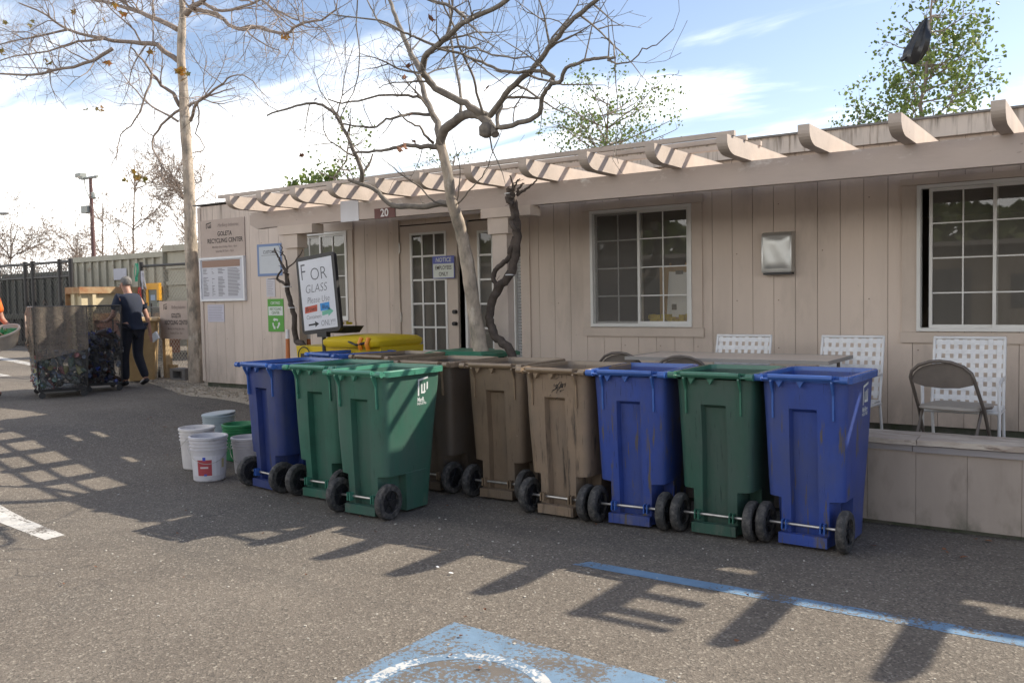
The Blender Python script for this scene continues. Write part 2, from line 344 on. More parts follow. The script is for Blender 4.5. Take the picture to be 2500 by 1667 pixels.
# ------------------------------------------------------------ ground
def sheet(poly_x, poly_y, dz, name, matl, kind='structure'):
    V = []; F = []
    for j, y in enumerate(poly_y):
        for i, x in enumerate(poly_x): V.append((x, y, gz(x)+dz))
    nx = len(poly_x)
    for j in range(len(poly_y)-1):
        for i in range(nx-1): F.append((j*nx+i, j*nx+i+1, (j+1)*nx+i+1, (j+1)*nx+i))
    mb = MB().add(V, F); o = mb.build(name, matl, smooth=30); tag(o, kind=kind); return o
xs = [-400, -150, -80, -40, -25, -18, -14, -12]+[-11+.2*i for i in range(24)]+[-6, -5, -3, 0, 3, 8, 20, 60, 150, 400]
ys = [-300, -60, -20, -8, -2, 0, 2, 3, 4, 5, 6, 7, 8, 9, 10, 12, 15, 20, 40, 100, 400]
sheet(xs, ys, 0, 'ground', M_asph)
def strip(name, pts, matl, dz=.0018):
    # quad a,b,c,d on the ground, cut finely so that it follows the slope
    a, b, c, d = [Vector((p[0], p[1], 0)) for p in pts]; V = []; F = []; n = 24; k = 3
    for i in range(n+1):
        for j in range(k+1):
            p = (a.lerp(b, i/n)).lerp(d.lerp(c, i/n), j/k); V.append((p.x, p.y, gz(p.x)+dz))
    for i in range(n):
        for j in range(k): F.append((i*(k+1)+j, (i+1)*(k+1)+j, (i+1)*(k+1)+j+1, i*(k+1)+j+1))
    o = MB().add(V, F).build(name, matl); tag(o, kind='structure'); return o
strip('road_line', [(-2.67, 4.455), (2.5, 4.41), (2.5, 4.58), (-2.60, 4.555)], M_plineb)
strip('road_line', [(-7.6, 3.26), (-6.0, 3.10), (-6.01, 3.24), (-7.6, 3.46)], M_pwhite)
strip('road_line', [(-17.2, 8.1), (-24, 9.6), (-24, 9.85), (-17.0, 8.3)], M_pwhite)
strip('road_line', [(-19.4, 9.9), (-27, 12.0), (-27, 12.25), (-19.4, 10.15)], M_pwhite)
strip('road_marking', [(-2.68, 1.75), (-1.06, 1.75), (-1.06, 3.27), (-2.68, 3.35)], M_pblue)
mb = MB()
def ring(cx, cy, ro, ri, a0, a1, n=40):
    V = []; F = []
    for i in range(n+1):
        a = radians(a0+(a1-a0)*i/n); V += [(cx+ro*cos(a), cy+ro*sin(a), .0030), (cx+ri*cos(a), cy+ri*sin(a), .0030)]
    for i in range(n): F.append((2*i, 2*i+2, 2*i+3, 2*i+1))
    mb.add(V, F)
ring(-2.19, 2.73, .40, .335, -40, 205)
mb.add([(-2.05, 2.15, .0030), (-1.98, 2.15, .0030), (-1.98, 2.67, .0030), (-2.05, 2.67, .0030)], [(0, 1, 2, 3)])
mb.add([(-2.4, 2.68, .0034), (-1.98, 2.68, .0034), (-1.98, 2.75, .0034), (-2.4, 2.75, .0034)], [(0, 1, 2, 3)])
ring(-2.01, 2.02, .08, .0, 0, 360, 20)
tag(mb.build('road_marking', M_pwhiteb), kind='structure')
# gravel bed along the building's west end with a low kerb of asphalt
def poly_sheet(name, pts, matl, dz):
    V = [(x, y, gz(x)+dz) for x, y in pts]
    o = MB().add(V, [tuple(range(len(V)))]).build(name, matl); tag(o, kind='structure'); return o
gx = [-13.6+.3*i for i in range(16)]
V = []; F = []
for i, x in enumerate(gx):
    y0 = 8.62+(x+13.25)*(-.42) if x < -10.7 else 7.55-(x+10.7)*.03
    V += [(x, y0, gz(x)+.004), (x, y0+.05, gz(x)+.03), (x, 9.6, gz(x)+.035)]
for i in range(len(gx)-1):
    for j in range(2): F.append((3*i+j, 3*i+3+j, 3*i+4+j, 3*i+1+j))
tag(MB().add(V, F).build('gravel', M_grav, smooth=40), kind='structure')
mb = MB()
random.seed(3)
for i in range(900):
    x = random.uniform(-13.4, -9.2); y0 = 8.62+(x+13.25)*(-.42) if x < -10.7 else 7.55
    y = random.uniform(y0, min(y0+1.2, 9.4)) - (.12 if random.random() < .2 else 0)
    r = random.uniform(.006, .016); c = Vector((x, y, gz(x)+.036)); mb.obox(c, (r*2, r*1.6, r), Matrix.Rotation(random.random()*3, 3, 'Z'))
tag(mb.build('gravel', M_grav), 'loose pale stones scattered over the gravel bed', kind='stuff')
mb = MB()
for i in range(260):
    x = random.uniform(-8, .5); y = random.uniform(1.5, 5.3); r = random.uniform(.003, .007)
    mb.obox((x, y, gz(x)+r*.3), (r*2, r*1.5, r), Matrix.Rotation(random.random()*3, 3, 'Z'))
tag(mb.build('gravel', mat('pale_grit', (.45, .42, .36), .8)), kind='stuff')

# ------------------------------------------------------------ building
WY = 8.35
BX0, BX1, FZ, RZ = -11.37, 6.0, .30, 3.02
bld = thing('recycling_office', 'long low beige building with vertical grooved wood siding and white sliding windows', 'building', (BX0, WY, FZ))
BO = Vector((BX0, WY, FZ))
OPEN = [(-4.70, -3.55, 1.25, 2.475), (-1.48, .25, 1.22, 2.47), (-9.35, -8.30, 1.32, 2.48), (-7.41, -5.60, .47, 2.49)]
def siding(y, x0, x1, z0, z1, openings, mbp, mbg, pitch=.2027, phase=-3.34, gap=.0022):
    k = math.floor((x0-phase)/pitch); xx = phase+k*pitch
    while xx < x1:
        a = max(xx+gap, x0); b = min(xx+pitch-gap, x1)
        cuts = sorted({a, b} | {q for o in openings for q in o[:2] if a < q < b})
        for c, d in zip(cuts, cuts[1:]):
            if d-c < .004: continue
            mid = (c+d)/2; zz = [(z0, z1)]
            for o in openings:
                if o[0] <= mid <= o[1]:
                    nz_ = []
                    for p, q in zz:
                        if o[2] > p: nz_.append((p, min(q, o[2])))
                        if o[3] < q: nz_.append((max(p, o[3]), q))
                    zz = nz_
            for p, q in zz:
                if q-p > .005: mbp.box((c, y, p), (d, y+.012, q))
        xx += pitch
    # backing, cut round the openings
    cuts = sorted({x0, x1} | {q for o in openings for q in o[:2] if x0 < q < x1})
    for c, d in zip(cuts, cuts[1:]):
        mid = (c+d)/2; zz = [(z0, z1)]
        for o in openings:
            if o[0] <= mid <= o[1]:
                nz_ = []
                for p, q in zz:
                    if o[2] > p: nz_.append((p, min(q, o[2])))
                    if o[3] < q: nz_.append((max(p, o[3]), q))
                zz = nz_
        for p, q in zz:
            if q-p > .005: mbg.box((c, y+.009, p), (d, y+.11, q))
mp_, mg_ = MB(), MB()
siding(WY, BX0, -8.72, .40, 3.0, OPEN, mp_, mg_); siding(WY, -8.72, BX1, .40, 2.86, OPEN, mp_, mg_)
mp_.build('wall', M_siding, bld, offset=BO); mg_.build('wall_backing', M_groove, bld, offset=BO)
mb = MB(); mb.box((BX0-.02, WY+.011, .40), (BX0, WY+7, 2.9)); mb.box((BX0, WY+6.9, .3), (BX1, WY+7, 2.9)); mb.box((BX1, WY, .3), (BX1+.1, WY+7, 2.9))
mb.build('side_wall', M_siding, bld, offset=BO)
mb = MB(); mb.box((BX0+.02, WY+.05, .18), (BX1-.02, WY+.15, .42)); mb.build('foundation', M_foot, bld, offset=BO)
mb = MB(); mb.box((-8.72, WY-.06, 2.86), (BX1+.1, WY-.015, RZ)); mb.box((BX0-.06, WY+.13, 2.86), (BX0-.021, WY+7.1, RZ)); mb.box((BX1+.06, WY-.015, 2.86), (BX1+.1, WY+7.1, RZ))
mb.build('fascia', M_fascia, bld, offset=BO)
mb = MB(); mb.box((-8.74, WY-.085, RZ), (BX1+.13, WY+7.2, RZ+.018)); mb.box((BX0-.09, WY-.03, RZ), (-8.741, WY+7.2, RZ+.016)); mb.box((BX0+.01, WY+.125, 2.70), (BX1-.01, WY+6.85, 2.86))
mb.build('roof', M_roof, bld, offset=BO)
mb = MB(); mb.box((BX0+.05, WY+.12, .3), (BX1-.05, WY+6.8, .42)); mb.build('floor', M_room, bld, offset=BO)
mb = MB(); mb.box((BX0+.02, WY+3.6, .42), (-3.3, WY+3.7, 2.7)); mb.box((-3.0, WY+3.6, .42), (-2.2, WY+3.7, 2.7)); mb.box((-4.9, WY+.12, .42), (-4.85, WY+3.6, 2.7)); mb.box((-8.0, WY+.12, .42), (-7.95, WY+3.6, 2.7))
mb.build('partition', M_room, bld, offset=BO)
# corner board and window trims
mb = MB(); mb.box((BX0-.005, WY-.018, .42), (BX0+.06, WY, 2.99)); mb.build('corner_board', M_trim, bld, offset=BO)
for (a, b, c, d) in [(-4.79, -3.44, 1.15, 2.53), (-1.60, .37, 1.12, 2.50), (-9.47, -8.20, 1.22, 2.56)]:
    (x0, x1, z0, z1) = [o for o in OPEN if abs((o[0]+o[1])/2-(a+b)/2) < .12][0]
    mb = MB()
    mb.box((a, WY-.02, z0-.008), (x0-.002, WY-.001, z1+.004)); mb.box((x1+.002, WY-.02, z0-.008), (b, WY-.001, z1+.004))
    mb.box((a-.012, WY-.023, z1+.006), (b+.012, WY-.001, d+.03)); mb.box((a-.012, WY-.023, c), (b+.012, WY-.001, z0-.01))
    mb.build('window_trim', M_trim, bld, offset=BO)
mb = MB(); mb.box((-7.50, WY-.02, .45), (-7.413, WY-.001, 2.55)); mb.box((-5.598, WY-.02, .45), (-5.48, WY-.001, 2.55)); mb.box((-7.52, WY-.023, 2.55), (-5.46, WY-.001, 2.64))
mb.build('door_trim', M_trim, bld, offset=BO)
def sash(mf, mgr, x0, x1, z0, z1, y, nx, nz_, fr=.026, bar=.012):
    mf.box((x0, y, z0), (x0+fr, y+.03, z1)); mf.box((x1-fr, y, z0), (x1, y+.03, z1)); mf.box((x0+fr, y, z0), (x1-fr, y+.03, z0+fr)); mf.box((x0+fr, y, z1-fr), (x1-fr, y+.03, z1))
    for i in range(1, nx): x = x0+(x1-x0)*i/nx; mgr.box((x-bar/2, y+.006, z0+fr), (x+bar/2, y+.013, z1-fr))
    for j in range(1, nz_):
        z = z0+(z1-z0)*j/nz_
        for i in range(nx):
            a = x0+(x1-x0)*i/nx+(bar/2 if i else fr); b = x0+(x1-x0)*(i+1)/nx-(bar/2 if i < nx-1 else fr)
            mgr.box((a, y+.0065, z-bar/2), (b, y+.0125, z+bar/2))
def slider(x0, x1, z0, z1, mid, open_left=0., glassL=M_glass, glassR=M_glass, nzr=4):
    y = WY-.012; mf, mg, gl, gr = MB(), MB(), MB(), MB()
    t = .03
    mf.box((x0, y-.02, z0), (x0+t, y+.07, z1)); mf.box((x1-t, y-.02, z0), (x1, y+.07, z1)); mf.box((x0+t, y-.02, z0), (x1-t, y+.07, z0+t)); mf.box((x0+t, y-.02, z1-t), (x1-t, y+.07, z1))
    sash(mf, mg, x0+t+open_left, mid+.015, z0+t, z1-t, y+.034, 2, nzr); sash(mf, mg, mid-.02, x1-t, z0+t, z1-t, y, 2, nzr)
    quad(gl, x0+t+open_left+.026, z0+t+.026, mid-.011, z1-t-.026, y+.050); quad(gr, mid+.006, z0+t+.026, x1-t-.026, z1-t-.026, y+.018)
    w = mf.build('window', M_white, bld, offset=BO); mg.build('muntin', M_white, w, offset=(0, 0, 0)).location = -BO
    for g_, gm in ((gl, glassL), (gr, glassR)): g_.build('pane', gm, w).location = -BO
    return w
slider(-4.70, -3.55, 1.25, 2.475, -4.13, 0, M_lattice, M_glass)
slider(-1.48, .25, 1.22, 2.47, -.90+.02, .06, M_glass, M_glass)
slider(-9.35, -8.30, 1.32, 2.48, -8.80, 0)
# doors
def door(name, x0, x1, z0, z1, y, gx0, gx1, gz0, gz1, nx, nz_):
    d = MB(); d.box((x0, y, z0), (gx0, y+.04, z1)); d.box((gx1, y, z0), (x1, y+.04, z1)); d.box((gx0, y, z0), (gx1, y+.04, gz0)); d.box((gx0, y, gz1), (gx1, y+.04, z1))
    o = d.build(name, M_trim, bld, offset=BO); f, g_, p = MB(), MB(), MB(); sash(f, g_, gx0, gx1, gz0, gz1, y-.008, nx, nz_, .028, .022)
    f.build('frame', M_white, o).location = -BO; g_.build('muntin', M_white, o).location = -BO
    quad(p, gx0+.028, gz0+.028, gx1-.028, gz1-.028, y+.012); p.build('pane', M_lattice, o).location = -BO
    return o
dr = door('door', -7.40, -6.51, .48, 2.475, WY-.004, -7.24, -6.67, .66, 2.385, 3, 6)
h = MB(); h.tube([(-6.545, WY-.05, 1.42), (-6.545, WY-.004, 1.42)], .025, 10); h.build('lock', M_black, dr).location = -BO
h = MB(); h.tube([(-6.545, WY-.06, 1.28), (-6.545, WY-.004, 1.28)], .024, 10); h.build('handle', M_black, dr).location = -BO
for z in (2.15, 1.3, .6):
    h = MB(); h.box((-7.41, WY-.02, z), (-7.395, WY-.004, z+.12)); h.build('hinge', M_steel, dr).location = -BO
door('door', -6.36, -5.72, .48, 2.475, WY+.01, -6.22, -5.80, .66, 2.36, 2, 6)
mb = MB(); mb.box((-6.395, WY-.02, .48), (-6.362, WY+.05, 2.49)); mb.box((-5.718, WY-.02, .48), (-5.68, WY+.05, 2.49)); mb.build('door_jamb', M_white, bld, offset=BO)
mb = MB()
for i in range(34): mb.obox((-5.64, WY+.03, .9+i*.034), (.072, .006, .026), Matrix.Rotation(.5, 3, 'X'))
mb.build('blind', M_whitesh, bld, offset=BO)
mb = MB(); mb.box((-7.7, WY-.55, .31), (-5.4, WY-.03, .46)); mb.build('door_step', M_conc, bld, offset=BO)
# patio slab
mb = MB(); mb.box((-7.7, 6.62, .05), (6, WY+.04, .30)); tag(mb.build('patio', M_conc), kind='structure')
nb_ = MB(); rn_ = random.Random(6)
for x in [-11.2+.4054*i for i in range(26)]:
    for z in (.62, 1.05, 1.5, 1.95, 2.4):
        if rn_.random() < .55 and not any(o[0]-.1 < x < o[1]+.1 and o[2]-.1 < z < o[3]+.1 for o in OPEN): nb_.box((x-.005, WY-.0015, z), (x+.005, WY-.0002, z+.010))
o = nb_.build('nail_heads', mat('nail', (.22, .15, .11), .7), bld, offset=BO); o['kind'] = 'stuff'
# curtains and the insect screen
mb = MB(); mb.box((-9.3, WY+.10, 1.0), (-8.32, WY+.105, 2.5)); mb.build('curtain', M_curt, bld, offset=BO)
mb = MB(); mb.box((-7.3, WY+.10, .5), (-6.6, WY+.105, 2.45)); mb.build('curtain', M_curt, bld, offset=BO)
mb = MB(); mb.box((-6.3, WY+.14, .5), (-5.72, WY+.145, 2.45)); mb.build('curtain', mat('white_curtain', (.50, .50, .48), .9, var=.1, vscale=3), bld, offset=BO)
mb = MB(); quad(mb, -4.665, 1.285, -4.14, 2.44, WY+.016); mb.build('insect_screen', M_screen, bld, offset=BO)
# interior glimpses
es = thing('easel', 'tan easel board with white paper clipped on behind the left sliding window', 'easel', (-3.80, WY+.2, .42))
EO = Vector((-3.80, WY+.2, .42))
M_tan = mat('hardboard', (.42, .26, .10), .7, var=.1); M_paper = mat('paper', (.82, .82, .80), .9, var=.04, vscale=4)
mb = MB(); mb.obox((-3.76, WY+.13, 1.59), (.41, .010, .56)); mb.build('board', M_tan, es, offset=EO)
mb = MB(); mb.obox((-3.745, WY+.118, 1.575), (.25, .004, .46), Matrix.Rotation(.06, 3, 'Y')); mb.build('sheet', M_paper, es, offset=EO)
mb = MB(); mb.tube([(-3.92, WY+.16, .42), (-3.85, WY+.145, 1.9)], .012, 6); mb.tube([(-3.58, WY+.16, .42), (-3.68, WY+.145, 1.9)], .012, 6); mb.build('leg', M_tan, es, offset=EO)
mb = MB(); mb.obox((-3.74, WY+.112, 1.80), (.08, .008, .035)); mb.obox((-3.80, WY+.112, 1.45), (.05, .006, .06)); mb.build('clip', M_black, es, offset=EO)
M_yel = mat('yellow_plastic', (.60, .43, .012), .38, var=.08, vscale=7, bump=.05)
mb = MB(); random.seed(11)
for i in range(26): mb.obox((-3.8+random.uniform(-.28, .22), WY+.10+random.uniform(-.02, .02), 1.30+random.uniform(0, .06)), (.07, .05, .04), Matrix.Rotation(random.random()*3, 3, 'Z'))
tag(mb.build('work_gloves', M_yel), 'heap of yellow work gloves on the counter inside the left window', 'gloves')
mb = MB(); mb.box((-4.6, WY+.075, 1.22), (-3.5, WY+.6, 1.262)); mb.box((-4.55, WY+.16, .42), (-4.5, WY+.58, 1.18)); mb.box((-3.6, WY+.16, .42), (-3.55, WY+.58, 1.18)); tag(mb.build('counter', M_room), 'dark counter just inside the left sliding window', 'counter')
# lit back window seen through the right slider
mb = MB(); mb.box((-.95, WY+3.55, 1.75), (.6, WY+3.6, 1.80)); mb.box((-.95, WY+3.55, 2.45), (.6, WY+3.6, 2.5)); mb.box((-.95, WY+3.55, 1.8), (-.9, WY+3.6, 2.45)); mb.box((-.2, WY+3.55, 1.8), (-.16, WY+3.6, 2.45))
mb.build('back_window', M_white, bld, offset=BO)

# ------------------------------------------------------------ pergola
YT, YB = 6.5, 7.03
perg = thing('pergola', 'beige timber pergola with curved rafter tails along the front of the office', 'pergola', (-8.4, YB, FZ)); PO = Vector((-8.4, YB, FZ))
ZT, ZB = 2.775, 2.635
mb = MB(); xb0, xb1 = -8.60, .28
tz = lambda x: 2.425+(-x)*.003
V = []
mb.prism([(xb0, 2.50), (xb0+.12, 2.445), (xb0+.30, tz(xb0)), (xb1, tz(xb1)), (xb1, ZB), (xb0, ZB)], -.09, (0, YB, 0))
mb.build('beam', M_beam, perg, offset=PO)
RXS = [-.72-.6105*i+.0 for i in range(13)]
RXS = [-.111*6.5, -.206*6.5, -.300*6.5, -.394*6.5, -.486*6.5, -.580*6.5, -.673*6.5, -.765*6.5, -.859*6.5, -.946*6.5, -1.037*6.5, -1.122*6.5, -1.205*6.5, -1.286*6.5]+[-.11, .62, 1.32, 1.95, 2.6]
for x in RXS:
    mb = MB(); th = .085
    prof = [(YT, ZT), (YT, ZT-.045)]+[(YT+.17*(1-cos(a))+.0, ZT-.045-(ZT-.045-ZB-.0)*sin(a)) for a in [radians(q) for q in (12, 25, 38, 52, 66, 80, 90)]]+[(WY-.065, ZB), (WY-.065, ZT)]
    jit = random.uniform(-.006, .006)
    mb.prism([(p[0], p[1]+jit*0) for p in prof], th, (x+th, 0, 0), (0, 1, 0), (0, 0, 1), (-1, 0, 0))
    mb.build('rafter', M_raft, perg, offset=PO)
random.seed(21)
def lath(x0, x1, y, w=.04, h=.038, z=ZT+.002):
    mb.box((x0, y, z), (x1, y+w, z+h))
mb = MB(); lath(-8.62, -2.46, 6.60); mb.build('lath', M_raft, perg, offset=PO)
mb = MB(); lath(-8.74, -2.46, 7.2); mb.build('lath', M_raft, perg, offset=PO)
mb = MB(); lath(-8.70, -2.46, 6.86); mb.build('lath', M_raft, perg, offset=PO)
mb = MB(); lath(-.09, .43, 6.56); mb.build('lath', M_raft, perg, offset=PO)  # out-of-view lath, added for its shadow on the ground
for yy_ in (6.67, 6.935):
    mb = MB(); lath(-.09, .43, yy_, .085, .022); mb.build('slat', M_raft, perg, offset=PO)  # unseen slats past the right edge, added to darken the asphalt
def segs_of(k):
    if k in (2, 5): return [(-8.7, -7.3), (-6.9, -5.7), (-5.35, -3.9), (-3.6, -2.455)]
    if k == 3: return [(-8.65, -6.1), (-5.8, -2.455)]
    return [(-8.66+random.uniform(-.05, .05), -2.455)]
for k in range(12):
    mb = MB()
    for a, b in segs_of(k): mb.box((a, 7.135+.0935*k, 2.608), (b, 7.225+.0935*k, 2.632))
    mb.build('shade_board', M_raft, perg, offset=PO)  # unseen boards behind the beam, added to shade the ground; gaps leave lit spots
for k in range(12):
    mb = MB()
    segs = {3: [(-2.45, -.2), (.35, 1.5), (1.75, 4)], 4: [(-2.45, 1.35), (1.75, 4)]}.get(k, [(-2.45, 4)])
    for a, b in segs: mb.box((a, 7.135+.0935*k, 2.608), (b, 7.225+.0935*k, 2.632))
    mb.build('shade_board', M_raft, perg, offset=PO)  # right-hand run of the added shade boards, also hidden by the beam
for (px0, px1, dx, ct) in [(-7.96, -7.79, 0, 0), (-5.045, -4.875, 0, 0)]:
    mb = MB(); mb.box((px0, YB-.005, FZ), (px1, YB+.10, 2.19)); mb.build('post', M_trim, perg, offset=PO)
    mb = MB(); mb.box((px0-.10, YB-.05, 2.345), (px1+.30, YB+.13, tz(px0)-.004)); mb.box((px0-.035, YB-.03, 2.19), (px1+.035, YB+.12, 2.343)); mb.build('corbel', M_trim, perg, offset=PO)
# signs on the beam
mb = MB(); mb.box((-7.08, YB-.006, 2.435), (-6.81, YB-.001, 2.66)); o = mb.build('sign_plate', mat('blank_white', (.62, .62, .64), .6, var=.05)); tag(o, 'blank white square panel nailed to the beam', 'sign')
t_ = thing('house_number', 'maroon plate with white number 20 on the beam above the door', 'sign', (-6.43, YB, 2.49))
mb = MB(); mb.obox((0, -.006, 0), (.29, .010, .105)); mb.build('plate', mat('maroon', (.10, .025, .02), .5), t_)
mb = MB(); put_text(mb, '20', .115, (0.0, -.013, .0), bold=.02); mb.build('number', mat('number_white', (.65, .62, .6), .5), t_)

# ------------------------------------------------------------ wall signs
M_ink = mat('ink', (.05, .042, .036), .8); M_inkf = mat('faded_ink', (.20, .16, .14), .8); M_signb = mat('sign_beige', (.43, .345, .29), .7, var=.05)
def logo_polys(w, h):   # an open bracket round a W-like comb
    t = w*.13; P = []
    P.append([(0, 0), (t, 0), (t, h), (0, h)])                        # left upright
    P.append([(t, h-t*1.0), (w, h+t*.1), (w, h+t*1.1), (t, h)])       # sloping top stroke
    P.append([(w-t, 0+h*.12), (w, h*.12), (w, h*.78), (w-t, h*.78)])  # right upright
    P.append([(w*.32, h*.12), (w-t, h*.12), (w-t, h*.12+t), (w*.32, h*.12+t)])
    P.append([(w*.32, h*.12+t), (w*.32+t, h*.12+t), (w*.32+t, h*.68), (w*.32, h*.68)])
    P.append([(w*.59, h*.12+t), (w*.59+t, h*.12+t), (w*.59+t, h*.72), (w*.59, h*.72)])
    return P
def put_logo(mb, w, h, o, ux=(1, 0, 0), uy=(0, 0, 1)):
    o = Vector(o); ux = Vector(ux); uy = Vector(uy)
    for p in logo_polys(w, h): mb.add([o+ux*a+uy*b for a, b in p], [tuple(range(len(p)))])
def office_sign(name, label, cx, cz, w, h, y, posts=False, base=None):
    t_ = thing(name, label, 'sign', (cx, y, cz-h/2 if not base else base)); O = Vector((cx, y, cz-h/2 if not base else base))
    mb = MB(); mb.box((cx-w/2, y-.012, cz-h/2), (cx+w/2, y, cz+h/2)); mb.build('board', M_signb, t_, offset=O)
    mb = MB(); yy = y-.0135
    put_logo(mb, w*.12, h*.14, (cx-w*.36, yy, cz+h*.27))
    put_text(mb, 'GOLETA', h*.165, (cx+w*.06, yy, cz+h*.11), bold=.022, xs=.80*w/h/1.55)
    put_text(mb, 'RECYCLING CENTER', h*.165, (cx+w*.06, yy, cz-h*.07), bold=.022, xs=.80*w/h/1.55); mb.build('lettering', M_ink, t_, offset=O)
    mb = MB(); put_text(mb, 'MarBorg Industries', h*.13, (cx+w*.14, yy, cz+h*.335), xs=.72*w/h/1.55, shear=.3)
    put_text(mb, 'Monday thru Friday, 8am - 4pm', h*.085, (cx+w*.05, yy, cz-h*.23), bold=.005, xs=.8*w/h/1.55)
    put_text(mb, 'Saturday 8:15am - 4pm', h*.085, (cx+w*.05, yy, cz-h*.345), bold=.005, xs=.8*w/h/1.55); mb.build('small_lettering', M_inkf, t_, offset=O)
    if posts:
        for sx in (-1, 1):
            mb = MB(); mb.box((cx+sx*w*.42-.04, y+.002, base), (cx+sx*w*.42+.04, y+.08, cz+h*.42)); mb.build('post', mat('raw_wood', (.42, .31, .18), .8, var=.15), t_, offset=O)
    return t_
office_sign('office_sign', 'beige sign with opening hours at the top of the office wall', -10.82, 2.52, 1.0, .55, WY-.002)
office_sign('fence_sign', 'beige sign on posts in front of the chain link fence', -12.97, 1.31, .80, .63, 9.0, True, .30)
t_ = thing('price_board', 'white framed price board with brown heading under the office sign', 'notice board', (-10.83, WY, 1.60)); O = Vector((-10.83, WY, 1.60))
mb = MB(); mb.box((-11.31, WY-.03, 1.63), (-10.35, WY-.004, 2.22)); mb.build('panel', mat('board_white', (.50, .50, .53), .5), t_, offset=O)
mb = MB(); x0, x1, z0, z1 = -11.335, -10.325, 1.605, 2.245
for a in ((x0, z0, x0+.03, z1), (x1-.03, z0, x1, z1), (x0+.03, z0, x1-.03, z0+.03), (x0+.03, z1-.03, x1-.03, z1)): mb.box((a[0], WY-.045, a[1]), (a[2], WY-.004, a[3]))
mb.build('frame', M_whitesh, t_, offset=O)
mb = MB(); quad(mb, -11.28, 2.10, -10.42, 2.20, WY-.0315); mb.build('heading', mat('heading_brown', (.28, .17, .12), .6), t_, offset=O)
mb = MB(); random.seed(5)
for r in range(20):
    z = 2.075-r*.0205
    for (a, b) in ((-11.26, -11.13), (-11.06, -10.99), (-10.92, -10.76), (-10.70, -10.42)):
        if a > -10.72 or (r not in (4, 5)):
            quad(mb, a, z-.0045, b-random.random()*.07, z+.0045, WY-.0318)
mb.build('print', mat('grey_print', (.20, .19, .20), .8), t_, offset=O)
def leaflet(name, label, x0, z0, x1, z1, col, rows, inkc=(.3, .28, .3), y=WY-.004, extra=None):
    t_ = thing(name, label, 'notice', ((x0+x1)/2, y, z0)); O = Vector(((x0+x1)/2, y, z0))
    mb = MB(); mb.box((x0, y-.003, z0), (x1, y, z1)); mb.build('sheet', mat(name+'_paper', col, .8, var=.03), t_, offset=O)
    mb = MB()
    for r in range(rows):
        z = z1-(z1-z0)*(r+1.2)/(rows+1.6); quad(mb, x0+.02, z-.003, x1-.02-random.random()*.05, z+.003, y-.0042)
    if rows: mb.build('print', mat(name+'_ink', inkc, .8), t_, offset=O)
    return t_, O
leaflet('leaflet', 'pair of small white sheets pinned below the price board', -11.22, 1.30, -10.84, 1.555, (.52, .50, .56), 9)
t_, O = leaflet('customer_notice', 'white notice with blue border left of the pergola post', -10.07, 1.94, -9.56, 2.385, (.52, .54, .55), 0)
mb = MB()
for a in ((-10.07, 1.94, -10.03, 2.385), (-9.60, 1.94, -9.56, 2.385), (-10.03, 1.94, -9.60, 1.975), (-10.03, 2.35, -9.60, 2.385)): quad(mb, a[0], a[1], a[2], a[3], WY-.0078)
mb.build('border', mat('border_blue', (.17, .24, .40), .7), t_, offset=O)
mb = MB(); put_text(mb, 'CUSTOMER', .062, (-9.80, WY-.0080, 2.27), bold=.01, xs=.9); quad(mb, -9.98, 2.225, -9.66, 2.229, WY-.008)
mb.build('lettering', M_ink, t_, offset=O)
leaflet('leaflet', 'single small white sheet above the green recycling sign', -9.90, 1.65, -9.72, 1.91, (.54, .52, .54), 9)
t_, O = leaflet('recycling_sign', 'green and white certified recycling sign with arrows symbol', -9.885, 1.165, -9.56, 1.62, (.11, .33, .06), 0)
M_w2 = mat('sign_white', (.62, .65, .60), .7)
mb = MB(); yy = WY-.0085; quad(mb, -9.87, 1.39, -9.575, 1.515, yy)
put_text(mb, 'CERTIFIED', .05, (-9.722, yy, 1.56), bold=.012, xs=.85)
cx, cz = -9.722, 1.275
for k in range(3):
    a = radians(90+120*k); R_ = .062
    p = [(R_*cos(a+radians(q)), R_*sin(a+radians(q))) for q in (-42, -10, 24)]
    P_ = [(cx+q[0], cz+q[1]) for q in p]
    for (u, v) in zip(P_, P_[1:]):
        d = Vector((v[0]-u[0], v[1]-u[1])).normalized()*.002; n_ = Vector((-d.y, d.x)).normalized()*.014
        mb.add([(u[0]+n_.x, yy, u[1]+n_.y), (u[0]-n_.x, yy, u[1]-n_.y), (v[0]-n_.x, yy, v[1]-n_.y), (v[0]+n_.x, yy, v[1]+n_.y)], [(0, 1, 2, 3)])
    e = P_[2]; d = Vector((P_[2][0]-P_[1][0], P_[2][1]-P_[1][1])).normalized(); n_ = Vector((-d.y, d.x))*.028; tip = (e[0]+d.x*.034, e[1]+d.y*.034)
    mb.add([(e[0]+n_.x, yy, e[1]+n_.y), (e[0]-n_.x, yy, e[1]-n_.y), (tip[0], yy, tip[1])], [(0, 1, 2)])
mb.build('symbol', M_w2, t_, offset=O)
mb = MB(); put_text(mb, 'RECYCLING', .052, (-9.722, WY-.0095, 1.478), bold=.012, xs=.85); put_text(mb, 'CENTER', .052, (-9.722, WY-.0095, 1.425), bold=.012, xs=.85)
mb.build('lettering', mat('sign_green', (.05, .16, .03), .7), t_, offset=O)
t_ = thing('notice_sign', 'white notice sign with blue heading hung on the glazed door', 'sign', (-6.685, WY-.05, 1.82)); O = Vector((-6.685, WY-.05, 1.82))
mb = MB(); mb.box((-6.85, WY-.05, 1.82), (-6.52, WY-.045, 2.085)); mb.build('plate', mat('sign_blue', (.12, .14, .42), .6), t_, offset=O)
mb = MB(); quad(mb, -6.842, 1.828, -6.528, 1.995, WY-.0515); put_text(mb, 'NOTICE', .072, (-6.685, WY-.0515, 2.038), bold=.012, xs=.9, shear=.15); mb.build('face', M_w2, t_, offset=O)
